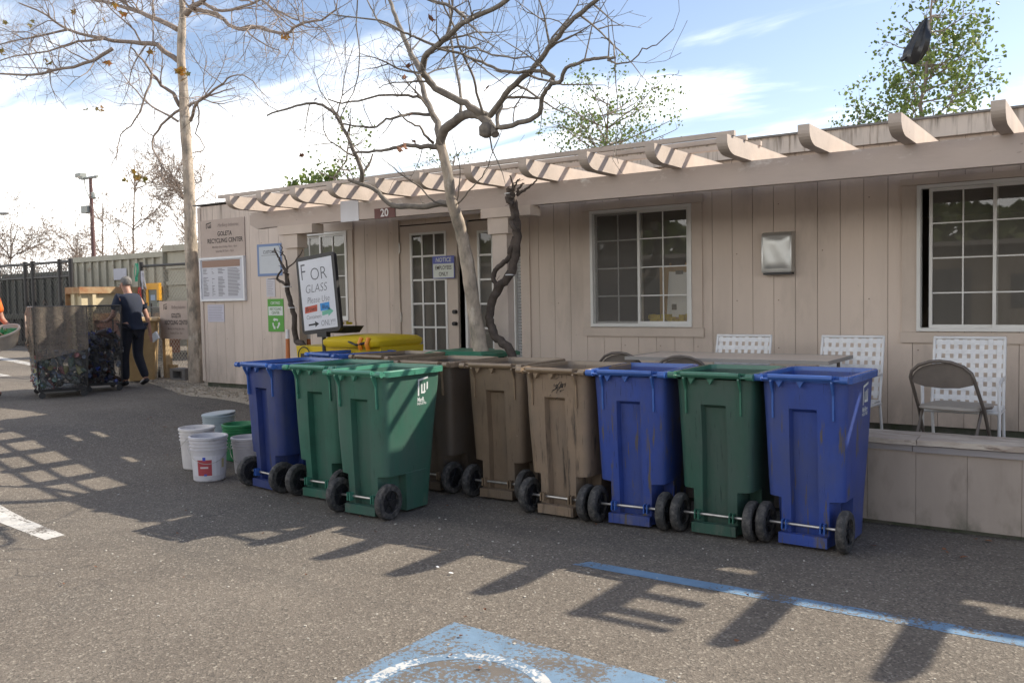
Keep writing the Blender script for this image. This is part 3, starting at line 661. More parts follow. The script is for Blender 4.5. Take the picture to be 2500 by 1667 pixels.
mb = MB(); put_text(mb, 'EMPLOYEES', .066, (-6.685, WY-.0525, 1.945), bold=.012, xs=.73); put_text(mb, 'ONLY', .066, (-6.685, WY-.0525, 1.870), bold=.012, xs=.8); mb.build('lettering', M_ink, t_, offset=O)

# paper towel dispenser
t_ = thing('towel_dispenser', 'stainless steel paper towel box on the wall between the windows', 'dispenser', (-2.67, WY, 1.76)); O = Vector((-2.67, WY, 1.76))
mb = MB(); sec = lambda x: [(x, WY-.002, 1.765), (x, WY-.11, 1.765), (x, WY-.115, 1.79), (x, WY-.115, 2.10), (x, WY-.10, 2.125), (x, WY-.06, 2.14), (x, WY-.002, 2.14)]
mb.loft([sec(-2.81), sec(-2.53)]); mb.build('case', M_chrome, t_, smooth=50, offset=O)
mb = MB(); V = []; n_ = 14
for a in range(n_+1):
    for b in range(n_+1):
        u = a/n_*2-1; v = b/n_*2-1; V.append((-2.67+u*.125, WY-.117-.012*(1-u**4)*(1-v**6)-.002*sin(u*5+v*3), 1.945+v*.145))
mb.add(V, [(a*(n_+1)+b, (a+1)*(n_+1)+b, (a+1)*(n_+1)+b+1, a*(n_+1)+b+1) for a in range(n_) for b in range(n_)]); mb.build('cover', M_chrome, t_, smooth=80, offset=O)
mb = MB(); mb.box((-2.80, WY-.10, 1.745), (-2.54, WY-.004, 1.762)); mb.build('slot', M_black, t_, offset=O)

# ------------------------------------------------------------ low wall
lw = thing('low_wall', 'low painted plywood wall with weathered plank top along the patio', 'wall', (-1, 6.28, 0)); O = Vector((-1, 6.28, 0))
mp_, mg_ = MB(), MB(); siding(6.30, -3.3, 3.4, .03, .515, [], mp_, mg_, .305, -1.12, .0012)
mp_.build('panel', M_lowwall, lw, offset=O); mg_.box((-3.28, 6.41, .09), (3.38, 6.58, .5)); mg_.build('backing', M_groove, lw, offset=O)
mb = MB(); mb.box((-3.3, 6.335, -.02), (3.4, 6.6, .083)); mb.build('footing', M_foot, lw, offset=O)
def rough_plank(x0, x1, y0, y1, z0, z1, seed, amp=.006, matl=M_cap, name='plank'):
    n = int((x1-x0)/.05)+1; secs = []
    for i in range(n+1):
        x = x0+(x1-x0)*i/n; a = noise.noise(Vector((x*6, seed, 0)))*amp; b = noise.noise(Vector((x*9, seed, 4)))*amp
        secs.append([(x, y0+b, z0+a*.3), (x, y1, z0), (x, y1, z1+b*.6), (x, (y0+y1)/2, z1+a*.5), (x, y0+b+.004, z1+a-.006)])
    m_ = MB().loft(secs); return m_.build(name, matl, lw, offset=O)
rough_plank(-3.3, -1.115, 6.27, 6.45, .56, .60, 1, .014); rough_plank(-1.11, 3.4, 6.268, 6.45, .562, .603, 5, .010)
rough_plank(-3.3, .2, 6.453, 6.62, .56, .60, 9); rough_plank(.205, 3.4, 6.453, 6.62, .56, .60, 12)
rough_plank(-3.3, -1.14, 6.285, 6.30, .517, .558, 15, .004, M_band, 'board'); rough_plank(-1.135, 3.4, 6.278, 6.30, .515, .558, 18, .004, M_band, 'board')

# ------------------------------------------------------------ wheeled bins
def bin_outline(z, inset=0., notch=None):
    t = (z-.02)/1.02
    hw = .226+(.264-.226)*t-inset; yb = .045*(1-t)+inset; yf = .53+(.65-.53)*t-inset
    cw = .074; cd = .048*sst((.86-z)/.02) if inset == 0 else 0
    nw, nd = .160, .21; r = .06-inset*.5
    nt_ = (z < .30) if notch is None else notch
    P = []
    def arc(cx, cy, a0, a1, k=4): return [(cx+r*cos(radians(a0+(a1-a0)*i/k)), cy+r*sin(radians(a0+(a1-a0)*i/k)), z) for i in range(k+1)]
    cwt = cw+.012
    if not nt_: P += arc(-hw+r, yb+r, 180, 270)
    else: P += [(-hw, yb+nd, z), (-hw+.03, yb+nd, z), (-nw, yb+nd, z), (-nw, yb+.03, z), (-nw+.012, yb, z)]
    P += [(-cwt, yb, z), (-cw, yb+cd, z), (cw, yb+cd, z), (cwt, yb, z)]
    if not nt_: P += arc(hw-r, yb+r, 270, 360)
    else: P += [(nw-.012, yb, z), (nw, yb+.03, z), (nw, yb+nd, z), (hw-.03, yb+nd, z), (hw, yb+nd, z)]
    P += arc(hw-r, yf-r, 0, 90); P += arc(-hw+r, yf-r, 90, 180)
    return P
def hw_at(z): return .226+(.264-.226)*(z-.02)/1.02
def yb_at(z): return .045*(1-(z-.02)/1.02)
def make_bin(col, colr, name, label, scuff=None, sc_amt=(.60, .70)):
    M = mat('bin_plastic', col, .46, var=.14, vscale=4.5, bump=.06, bscale=200, spec=.4)
    over(M, tuple(c*.45+.02 for c in col), 5, .60, .82, (1.5, 1.5, .4), offset=8)
    over(M, tuple(c*.62+.035 for c in col), 2.2, .42, .66, (1.2, 1.2, .5), offset=14)
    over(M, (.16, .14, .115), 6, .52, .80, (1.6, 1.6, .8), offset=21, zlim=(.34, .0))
    over(M, tuple(c*.35 for c in col), 26, .62, .70, (3.5, 3.5, .16), offset=31)
    if scuff: over(M, scuff, 9, sc_amt[0], sc_amt[1], (3.2, 1.2, .28), offset=2, zlim=(.86, .72))
    over(M, tuple(min(1, c*1.6+.05) for c in col), 34, .70, .78, (1, 1, .7), offset=5)
    M2 = mat('bin_rim_plastic', colr, .27, var=.12, vscale=9, spec=.5)
    over(M2, tuple(c*.5 for c in colr), 14, .62, .75, offset=1)
    root = thing(name, label, 'wheeled bin')
    mb = MB()
    zs = [(.02, None), (.10, None), (.20, None), (.298, True), (.302, False), (.40, None), (.60, None), (.80, None), (.838, None), (.862, None), (.95, None), (1.045, None)]
    mb.loft([bin_outline(z, 0, n_) for z, n_ in zs], True, False)
    ins = [bin_outline(z, .006, False) for z in (1.045, .88)]+[[(p[0], max(p[1], .115), p[2]) for p in bin_outline(z, .006, False)] for z in (.87, .32)]; mb.loft(ins, False, True)
    mb.box((-.15, -.008, .02), (.15, .040, .085))           # toe block below the axle
    sd = col[0]*91+col[2]*37
    def warp(p):
        o = noise.noise(Vector((p[0]*3+sd, p[1]*3, p[2]*2.4)))*.009; o2 = noise.noise(Vector((p[1]*3, p[2]*2.4+sd, p[0]*3)))*.009
        f = min(1, max(0, (1.05-p[2])*6))*min(1, max(0, (p[2]-.08)*6)); return (p[0]+o*f, p[1]+o2*f, p[2])
    mb.xf(warp); mb.build('body', M, root, smooth=32)
    # ribs under the handle, channel cheeks
    mb = MB()
    for x in (-.185, .185):
        mb = MB(); mb.prism([(yb_at(1.04)+.01, 1.045), (-.045, 1.045), (-.048, 1.03), (-.008, .955), (-.004+yb_at(.8)*0, .80), (yb_at(.8)+.01, .795)], .012, (x+.006, 0, 0), (0, 1, 0), (0, 0, 1), (-1, 0, 0))
        mb.build('rib', M2, root)
    for x in (-.135, -.005, ):
        mb = MB()
        mb.prism([(x-.022, 1.035), (x+.022, 1.035), (x, .995)], .03, (0, -.006, 0), n=(0, -1, 0))
        mb.build('tab', M2, root)
    for x in (-.118, .118):
        mb = MB()
        for d in (-.012, .012): mb.box((x+d-.004, -.004, .105), (x+d+.004, .06, .165))
        mb.box((x-.008, .045, .105), (x+.008, .058, .165)); mb.build('axle_clip', M2, root)
    # rim: a lipped frame
    o0 = bin_outline(1.045, -.004, False); o1 = bin_outline(1.03, -.022, False); o2 = bin_outline(1.03, -.027, False); o3 = bin_outline(1.068, -.027, False); o4 = bin_outline(1.075, -.020, False); o5 = bin_outline(1.075, .004, False); o6 = bin_outline(1.04, .006, False)
    setz = lambda o, z: [(p[0], max(p[1], -.004), z) for p in o]
    mb = MB(); mb.loft([setz(o0, 1.045), setz(o1, 1.048), setz(o1, 1.026), setz(o2, 1.026), setz(o3, 1.064), setz(o4, 1.072), setz(o5, 1.072), setz(o6, 1.04)], False, False)
    mb.build('rim', M2, root, smooth=40)
    mb = MB(); mb.tube([(-.195, -.052, 1.062), (.195, -.052, 1.062)], .0165, 12)
    for x in (-.185, 0, .185): mb.box((x-.012, -.05, 1.05), (x+.012, .0, 1.066))
    for x in (-.262, .262):
        mb.tube([(x-.024, -.046, 1.052), (x+.024, -.046, 1.052)], .022, 12); mb.box((x-.014, -.045, 1.036), (x+.014, .02, 1.058))
    mb.tube([(-.24, -.045, 1.046), (.24, -.045, 1.046)], .007, 8)
    mb.build('handle_bar', M2, root, smooth=40)
    mb = MB(); mb.tube([(-.245, .035, .135), (.245, .035, .135)], .010, 8); mb.build('axle', M_steel, root, smooth=40)
    for sx in (-1, 1):
        mb = MB(); R_ = .128; w_ = .027; x = sx*.245
        prof = [(.082, -w_), (.118, -w_), (R_-.002, -w_*.6), (R_, 0), (R_-.002, w_*.6), (.118, w_), (.082, w_), (.082, 0)]
        secs = []
        for r_, z_ in prof:
            secs.append([(x+z_, .035+(r_+(.003 if (k % 2 and r_ > .12) else 0))*cos(2*pi*k/36), .130+(r_+(.003 if (k % 2 and r_ > .12) else 0))*sin(2*pi*k/36)) for k in range(36)])
        secs.append(secs[0]); mb.loft(secs, False, False); wh = mb.build('wheel', M_rubber, root, smooth=35)
        mb = MB(); mb.tube([(x-.028, .035, .130), (x+.028, .035, .130)], .024, 12)
        mb.tube([(x-.008, .035, .130), (x+.008, .035, .130)], .080, 24)
        for k in range(6):
            a = 2*pi*k/6; d = Vector((0, cos(a), sin(a))); mb.bar(Vector((x, .035, .13))+d*.02, Vector((x, .035, .13))+d*.084, .034, .018)
        mb.build('hub', M_black, wh, smooth=30)
    mb = MB(); z0 = .80
    tl = atan2(.038, 1.02); ux = Vector((0, 1, 0)); uy = Vector((sin(tl), 0, cos(tl)))
    put_logo(mb, .115, .125, Vector((hw_at(.86)+.002, .37, .86)), ux, uy)
    put_text(mb, 'MarBorg', .045, Vector((hw_at(.83)+.002, .425, .83)), ux, uy, bold=.02, xs=.75)
    for r_ in range(2): put_text(mb, 'INDUSTRIES' if r_ == 0 else '1-800-798-1852' if False else 'INDUSTRIES', .026 if r_ == 0 else .0001, Vector((hw_at(.80)+.002, .425, .80)), ux, uy, bold=.01, xs=.9)
    mb.build('logo', mat('bin_decal', (.62, .64, .63), .6), root)
    return root
BLUE = (.028, .060, .26); BLUER = (.045, .115, .37)
GRN = (.030, .115, .078); GRNR = (.06, .21, .145)
GRN2 = (.022, .082, .055)
BRN = (.19, .138, .092); BRNR = (.24, .175, .115)
BRD = (.105, .078, .055)
SC = (.10, .085, .07)
G1 = 'wheeled bins lined up with their wheels toward the lot'
bins = []
def bset(o, x, y, deg, label, g=G1):
    o.location = (x, y, gz(x)); o.rotation_euler = (0, 0, radians(deg)); o['label'] = label; o['group'] = g; bins.append(o); return o
YO = -.035
b9 = make_bin(BLUE, BLUER, 'wheeled_bin', 'x', SC, (.58, .64)); bset(b9, -1.615, 5.50+YO, -1.5, 'blue wheeled bin at the right end of the row beside the low wall')
b7 = copy_tree(b9); bset(b7, -2.765, 5.42+YO, 4, 'blue wheeled bin between the scratched tan bin and a dark green one')
b1 = make_bin((.017, .036, .16), BLUER, 'wheeled_bin', 'x', (.05, .045, .05), (.62, .74)); bset(b1, -5.965, 4.96+YO, -8, 'dark blue wheeled bin at the left end of the row beside the buckets')
b1b = copy_tree(b1); bset(b1b, -6.42, 6.10, -14, 'blue wheeled bin standing behind the others below the whiteboard sign')
b3 = make_bin(GRN, GRNR, 'wheeled_bin', 'x'); bset(b3, -4.585, 4.70+YO, 0, 'green wheeled bin standing foremost with a white logo on its side')
b2 = copy_tree(b3); bset(b2, -5.29, 4.93+YO, 0, 'bright green wheeled bin between the dark blue bin and the foremost green bin')
b8 = make_bin(GRN2, (.045, .15, .10), 'wheeled_bin', 'x', (.035, .06, .045), (.6, .7)); bset(b8, -2.18, 5.47+YO, 0, 'dark green wheeled bin between the two blue bins on the right')
b6 = make_bin((.235, .170, .115), BRNR, 'wheeled_bin', 'x', (.05, .04, .032), (.55, .68)); bset(b6, -3.34, 5.40+YO, -1, 'tan wheeled bin with black scuffs and dark scratches on its back')
b5 = make_bin(BRN, BRNR, 'wheeled_bin', 'x', (.07, .055, .04), (.6, .75)); bset(b5, -4.02, 5.62+YO, 2.5, 'clean tan wheeled bin between a darker brown bin and the scratched tan bin')
b4 = make_bin(BRD, BRNR, 'wheeled_bin', 'x'); bset(b4, -4.72, 5.62+YO, -1, 'dark brown wheeled bin half hidden behind the foremost green bin')
ba = copy_tree(b4); bset(ba, -5.70, 6.02, -8, 'brown wheeled bin whose rim shows behind the bright green bin')
# scratch marks on the tan bin: black scuffs above its channel
mb = MB(); random.seed(9)
for i in range(34):
    x = .03+random.gauss(0, .035); z = .93+random.gauss(0, .035); a = random.uniform(.3, 1.6); l = random.uniform(.01, .04)
    mb.bar((x, -.0005+yb_at(z)-.001, z), (x+l*cos(a), -.0005+yb_at(z)-.001, z+l*sin(a)), .005, .002)
mb.build('scuff', M_black, b6)

# ------------------------------------------------------------ other green cart behind, yellow tub
g2 = thing('recycling_tub', 'green lidded bin behind the tan bins in front of the leaning tree', 'bin', (-5.25, 6.9, .275))
mb = MB(); mb.loft([[(-.25, -.2, 0), (.25, -.2, 0), (.25, .25, 0), (-.25, .25, 0)], [(-.32, -.25, .74), (.32, -.25, .74), (.32, .3, .74), (-.32, .3, .74)]]); mb.build('body', mat('tub_green', (.02, .11, .065), .5, var=.1), g2)
mb = MB(); mb.loft([[(-.36, -.29, .742), (.36, -.29, .742), (.36, .34, .742), (-.36, .34, .742)], [(-.36, -.29, .775), (.36, -.29, .775), (.36, .34, .775), (-.36, .34, .775)], [(-.30, -.23, .80), (.30, -.23, .80), (.30, .27, .80), (-.30, .27, .80)]]); mb.build('lid', mat('lid_green', (.025, .16, .09), .4), g2)
M_or = mat('orange_latch', (.75, .24, .01), .4)
yt_ = thing('yellow_tub', 'yellow spill tub with domed yellow lid and orange latch below the whiteboard sign', 'tub', (-6.82, 6.9, .30))
mb = MB(); mb.loft([[(-.50, -.26, 0), (.62, -.26, 0), (.62, .3, 0), (-.50, .3, 0)], [(-.56, -.30, .80), (.68, -.30, .80), (.68, .36, .80), (-.56, .36, .80)]]); mb.build('body', M_yel, yt_)
def rr(hx, hy, z, r=.08, cx=0, cy=0): 
    P = []
    for (sx, sy, a) in ((-1, -1, 180), (1, -1, 270), (1, 1, 0), (-1, 1, 90)):
        for i in range(5): q = radians(a+22.5*i); P.append((cx+sx*(hx-r)+r*cos(q), cy+sy*(hy-r)+r*sin(q), z))
    return P
mb = MB(); C_ = (.29, .02)
mb.loft([rr(.38, .36, .80, cx=C_[0]), rr(.40, .38, .83, cx=C_[0]), rr(.40, .38, .87, cx=C_[0]), rr(.36, .34, .90, cx=C_[0]), rr(.18, .18, .92, cx=C_[0])]); mb.build('lid', M_yel, yt_, smooth=50)
mb = MB()
for x in (.48, .58): mb.tube([(x, -.37, .90), (x, -.40, .84), (x, -.38, .78)], .022, 8)
mb.build('latch', M_or, yt_, smooth=50)
mb = MB(); mb.box((-.48, -.312, .66), (.56, -.300, .72)); mb.tube([(.3, -.37, .86), (.45, -.42, .83), (.6, -.37, .86)], .012, 6); mb.build('handle', M_black, yt_)
mb = MB(); cx_, cz_ = -.42, .70
mb.tube([(cx_+.09*cos(a), -.318, cz_+.09*sin(a)) for a in [2*pi*i/20 for i in range(21)]], .006, 5); mb.build('emblem', M_black, yt_)
tr = thing('parts_tray', 'black open tray of yellow gloves on the yellow lid', 'tray', (-6.95, 6.85, 1.235))
mb = MB(); mb.loft([rr(.17, .13, 0, .03), rr(.21, .16, .07, .03)], True, False); mb.loft([rr(.20, .15, .07, .03), rr(.165, .125, .01, .03)], False, True); mb.build('tray', M_black, tr)
mb = MB(); random.seed(4)
for i in range(22): mb.obox((random.uniform(-.14, .12), random.uniform(-.08, .08), .06+random.uniform(0, .05)), (.06, .03, .02), Matrix.Rotation(random.random()*3, 3, 'Z') @ Matrix.Rotation(random.random(), 3, 'X'))
mb.build('gloves', M_yel, tr)
# channelizer cones
M_cone = mat('cone_orange', (.50, .16, .045), .6, var=.1)
def cone(x, y, label):
    t_ = thing('traffic_cone', label, 'traffic cone', (x, y, FZ), group='orange and white cones by the vine')
    mb = MB(); mb.lathe([(.05, .03), (.026, .84)], 14); mb.build('body', M_cone, t_, smooth=40)
    mb = MB(); mb.lathe([(.0275, .84), (.022, .95)], 14); mb.build('collar', M_whitesh, t_, smooth=40)
    mb = MB(); mb.loft([rr(.16, .16, 0, .03), rr(.15, .15, .03, .03)]); mb.build('base', M_black, t_)
cone(-8.19, 7.2, 'orange cone with white tip left of the twisted vine'); cone(-7.84, 7.2, 'orange cone with white tip right of the twisted vine')

# ------------------------------------------------------------ whiteboard sign
wb = thing('whiteboard_sign', 'tilted whiteboard in black frame with handwriting on a black stand', 'sign', (-7.0, 6.6, FZ))
lean = Matrix.Rotation(radians(-5.5), 3, 'Y'); 
def W_(p): q = lean @ Vector(p); return Vector((q.x, q.y, q.z+1.355))
mb = MB(); mb.loft([rr(.288, .412, z, .05) for z in (-.02, .02)]); mb.xf(lambda p: W_((p[0], p[2], p[1]))); mb.build('frame', M_black, wb)
mb = MB(); mb.add([W_(p) for p in ((-.25, -.0225, -.37), (.25, -.0225, -.37), (.25, -.0225, .37), (-.25, -.0225, .37))], [(0, 1, 2, 3)]); mb.build('board', mat('whiteboard', (.60, .61, .64), .35, var=.04), wb)
ux = W_((1, 0, 0))-W_((0, 0, 0)); uy = W_((0, 0, 1))-W_((0, 0, 0)); mk = MB()
def hand(txt, size, x, z, mb_, **k): put_text(mb_, txt, size, W_((x, -.0235, z)), ux, uy, **k)
hand('F', .25, -.19, .24, mk, xs=.75, bold=-.012); hand('OR', .19, .04, .205, mk, xs=.95, bold=-.014); hand('GLASS', .125, -.02, .06, mk, xs=.95, shear=.2, bold=-.014); hand('Please Use', .095, .0, -.06, mk, xs=.82, shear=.2, bold=-.014)
hand('Containers', .060, -.09, -.235, mk, shear=.2, xs=.85, bold=-.01); hand('ONLY!!', .085, .115, -.315, mk, xs=.78, shear=.15, bold=-.012)
mk.build('writing', mat('marker', (.10, .10, .11), .6), wb)
def flat(name, pts, col, dy=-.0232): 
    q = MB(); q.add([W_((a, dy, b)) for a, b in pts], [tuple(range(len(pts)))]); q.build(name, mat(name+'_ink', col, .7), wb)
flat('red_patch', [(-.22, -.19), (-.03, -.18), (-.02, -.11), (-.21, -.12)], (.50, .10, .06)); flat('blue_patch', [(.02, -.185), (.16, -.18), (.16, -.10), (.02, -.105)], (.05, .26, .58))
flat('green_arrow', [(.04, -.235), (.13, -.225), (.13, -.25), (.21, -.20), (.14, -.15), (.14, -.18), (.04, -.19)], (.15, .42, .30))
flat('black_arrow', [(-.18, -.325), (-.08, -.322), (-.08, -.345), (-.02, -.313), (-.08, -.28), (-.08, -.303), (-.18, -.307)], (.03, .03, .03))
mk = MB(); hand('Brown', .07, -.12, -.15, mk, xs=.85, shear=.2); hand('Blue', .06, .09, -.145, mk, xs=.85, shear=.2)
mk.xf(lambda p: Vector(p)+Vector((0, -.0006, 0))); mk.build('colour_words', M_ink, wb)
mb = MB(); mb.tube([(.05, 0, .95), (.06, 0, .05)], .022, 10); mb.loft([rr(.22, .18, .0, .05, .06), rr(.20, .16, .05, .05, .06)]); mb.box((-.02, -.03, .90), (.12, .03, .96)); mb.build('stand', M_black, wb, smooth=40)

# ------------------------------------------------------------ patio chairs and table
def strap_chair(x, y, rz, label):
    t_ = thing('strap_chair', label, 'chair', (x, y, FZ), rz, 'white strap chairs against the office wall')
    # faces -Y; back at +y
    mb = MB(); r_ = .0125
    for sx in (-1, 1):
        X = sx*.27
        mb.tube([(X, -.25, 0), (X, -.25, .40), (X, -.27, .58), (X, -.22, .60), (X, .12, .60), (X, .22, .60)], r_, 8)
        mb.tube([(X*.98, .32, 0), (X*.98, .19, .38), (X*.98, .26, .60), (X*.98, .34, .90)], r_, 8)
        mb.tube([(X, -.25, .38), (X, .19, .36)], r_, 8)
    mb.tube([(-.27, .335, .895), (.27, .335, .895)], r_, 8); mb.tube([(-.27, -.25, .385), (.27, -.25, .385)], r_, 8); mb.tube([(-.27, .20, .37), (.27, .20, .37)], r_, 8)
    mb.build('frame', M_whitesh, t_, smooth=50)
    bk = MB(); w_ = .036
    def bp(u, v, off): # u -.27...27, v .40..0.9 along back
        yy = .205+(.335-.205)*((v-.40)/.5); return (u, yy+off, v)
    for i in range(8):
        u = -.225+.45*i/7
        pts = [(u, .40+.5*j/24) for j in range(25)]
        V = []
        for j, (a, v) in enumerate(pts):
            off = .005*sin(j*pi/24*8+i*pi); V += [bp(a-w_/2, v, off), bp(a+w_/2, v, off)]
        bk.add(V, [(2*j, 2*j+1, 2*j+3, 2*j+2) for j in range(24)])
    for k in range(7):
        v = .44+.42*k/6; V = []
        for j in range(33):
            u = -.275+.55*j/32; off = -.005*sin((j-2)*pi/4+k*pi); V += [bp(u, v-w_/2, off), bp(u, v+w_/2, off)]
        bk.add(V, [(2*j, 2*j+2, 2*j+3, 2*j+1) for j in range(32)])
    bk.build('backrest', M_whitesh, t_)
    st = MB()
    for i in range(8):
        u = -.225+.45*i/7; st.box((u-w_/2, -.255, .378+.004*(i % 2)), (u+w_/2, .20, .382+.004*(i % 2)))
    for k in range(6):
        v = -.20+.36*k/5; st.box((-.275, v-w_/2, .387), (.275, v+w_/2, .391))
    st.build('seat', M_whitesh, t_); t_.scale = (.93, 1, 1); return t_
strap_chair(-2.82, 7.45, .0, 'white strap chair behind the table below the towel dispenser')
strap_chair(-1.88, 7.45, 0, 'white strap chair partly behind the right blue bin')
strap_chair(-.985, 7.42, .03, 'white strap chair with rusty upper straps behind the brown folding chair')
M_fold = mat('brown_enamel', (.12, .10, .085), .45, .2, var=.15, vscale=8)
M_folds = mat('folding_seat', (.30, .27, .235), .5, var=.12, vscale=5)
def folding_chair(x, y, rz, label, z=FZ, grp='metal folding chairs on the patio'):
    t_ = thing('folding_chair', label, 'chair', (x, y, z), rz, grp)
    mb = MB(); r_ = .0125
    arch = [(-.235, .30, 0), (-.225, .10, .42), (-.215, -.07, .66)]+[(.215*-cos(a), -.07-.02*sin(a), .66+.12*sin(a)) for a in [radians(q) for q in (20, 45, 70, 90, 110, 135, 160)]]+[(.215, -.07, .66), (.225, .10, .42), (.235, .30, 0)]
    # back leans toward -y (viewer), seat toward +y
    mb.tube(arch, r_, 8)
    for sx in (-1, 1): mb.tube([(sx*.20, -.12, 0), (sx*.20, .12, .44)], r_*.9, 8); mb.tube([(sx*.20, .12, .44), (sx*.2, .3, .43)], r_*.8, 8)
    mb.tube([(-.2, -.09, .10), (.2, -.09, .10)], .008, 6); mb.tube([(-.23, .25, .10), (.23, .25, .10)], .008, 6)
    mb.build('frame', M_fold, t_, smooth=50)
    mb = MB(); P = [(-.205, .62)]+[(-.205*cos(a), .645+.118*sin(a)) for a in [radians(q) for q in range(0, 181, 12)]]+[(.205, .62), (.12, .595), (0, .588), (-.12, .595)]
    mb.prism(P, .012, (0, -.062, 0), n=(0, 1, 0)); mb.build('backrest', M_fold, t_)
    mb = MB(); mb.loft([rr(.20, .20, .425, .07, 0, .20), rr(.205, .205, .435, .07, 0, .20), rr(.195, .195, .452, .07, 0, .20)]); mb.build('seat', M_folds, t_, smooth=40); return t_
folding_chair(-1.03, 6.86, -.22, 'brown metal folding chair behind the low wall with its back to the lot')
folding_chair(-3.62, 7.0, -.1, 'grey metal folding chair with only its hoop showing left of the table')
folding_chair(-2.93, 6.72, .05, 'beige metal folding chair tucked against the table edge behind the blue bin')
tb = thing('folding_table', 'pale folding table with a thin grey rim behind the row of bins', 'table', (-2.66, 7.1, FZ-.02))
mb = MB(); mb.box((-.84, -.30, .755), (.84, .40, .775)); mb.build('top', mat('table_top', (.66, .56, .47), .5, var=.06), tb)
mb = MB(); mb.box((-.85, -.31, .75), (.85, -.301, .778)); mb.box((-.85, .401, .75), (.85, .41, .778)); mb.box((.841, -.301, .75), (.85, .401, .778)); mb.box((-.85, -.301, .75), (-.841, .401, .778)); mb.build('edge', mat('table_edge', (.28, .26, .24), .5), tb)
for sx in (-1, 1):
    mb = MB(); mb.tube([(sx*.75, -.25, 0), (sx*.75, -.25, .735)], .014, 8); mb.tube([(sx*.75, .35, 0), (sx*.75, .35, .735)], .014, 8); mb.tube([(sx*.75, -.25, .12), (sx*.75, .35, .12)], .012, 8); mb.build('leg', M_fold, tb, smooth=40)

# ------------------------------------------------------------ buckets
def bucket(x, y, r, h_, col, name, label, lab=False, handle=True, deg=0, rz=0, inside=None):
    t_ = thing(name, label, 'bucket', (x, y, gz(x)), radians(rz), 'plastic buckets left of the bins')
    M = mat('bucket_plastic', col, .42, var=.08, vscale=6, spec=.4); over(M, tuple(c*.6 for c in col), 9, .6, .75, offset=2)
    rb = r*.86; pr = lambda z: rb+(r-rb)*z/h_
    prof = [(rb-.012, .0), (rb, .012)]
    prof += [(pr(h_*.66), h_*.66)]
    for q in (.70, .78, .86): prof += [(pr(h_*q), h_*q), (pr(h_*q)+.009, h_*q+.001), (pr(h_*q)+.009, h_*q+.009), (pr(h_*q), h_*q+.010)]
    prof += [(r, h_*.93), (r+.01, h_*.94), (r+.01, h_-.004), (r+.004, h_), (r-.004, h_), (r-.008, h_-.01), (rb-.01, .015)]
    mb = MB(); mb.lathe(prof, 32); mb.build('body', M, t_, smooth=35)
    if handle:
        mb = MB(); a0 = 0
        mb.tube([((r+.014)*cos(a), -.05-abs(sin(a))*.10*1+.0, h_*.80-.17*sin(a)) if 0 else ((r+.016)*cos(a), -(r+.016)*sin(a)*.98, h_*.82-.16*sin(a)) for a in [pi*i/16 for i in range(17)]], .0022, 5); mb.build('handle', M_steel, t_)
    if lab:
        n = 10
        def patch(nm, c, a0, a1, z0, z1, off, txt=None):
            q = MB(); V = []
            for i in range(n+1):
                a = radians(a0+(a1-a0)*i/n)
                for z in (z0, z1): V.append(((pr(z)+off)*cos(a), (pr(z)+off)*sin(a), z))
            q.add(V, [(2*i, 2*i+2, 2*i+3, 2*i+1) for i in range(n)]); q.build(nm, mat(nm+'_print', c, .5), t_)
        patch('label', (.62, .60, .62), -150, -5, .055, .235, .0012); patch('label_panel', (.38, .055, .065), -127, -78, .06, .20, .002)
        patch('label_band', (.60, .50, .50), -117, -90, .125, .14, .0028); patch('label_badge', (.05, .08, .42), -108, -98, .195, .225, .0028); patch('label_foot', (.07, .10, .40), -105, -95, .058, .075, .0028)
        patch('label_stain', (.50, .42, .22), -42, -30, .12, .20, .002)
    return t_
WB = (.56, .54, .55)
bucket(-6.74, 4.97, .160, .40, WB, 'bucket', 'white bucket with a red paint label standing foremost', True, rz=50)
bucket(-7.22, 5.20, .158, .39, (.60, .57, .55), 'bucket', 'plain white bucket behind the one with the red label', rz=-60)
gb_ = bucket(-7.92, 5.98, .165, .31, (.33, .38, .40), 'bucket', 'grey bucket with a translucent lid at the back of the group', handle=False)
bucket(-7.22, 5.70, .17, .36, (.03, .20, .075), 'bucket', 'green bucket behind the white ones', rz=20)
bucket(-6.68, 5.36, .148, .34, (.56, .53, .53), 'bucket', 'white bucket half hidden beside the dark blue bin', rz=30)
mb = MB(); mb.lathe([(.172, 0), (.174, .012), (.15, .016), (.02, .016)], 28); o = mb.build('lid', mat('lid_grey', (.45, .50, .52), .3), gb_); o.location = (0, 0, .312); o.rotation_euler = (.06, -.05, 0)

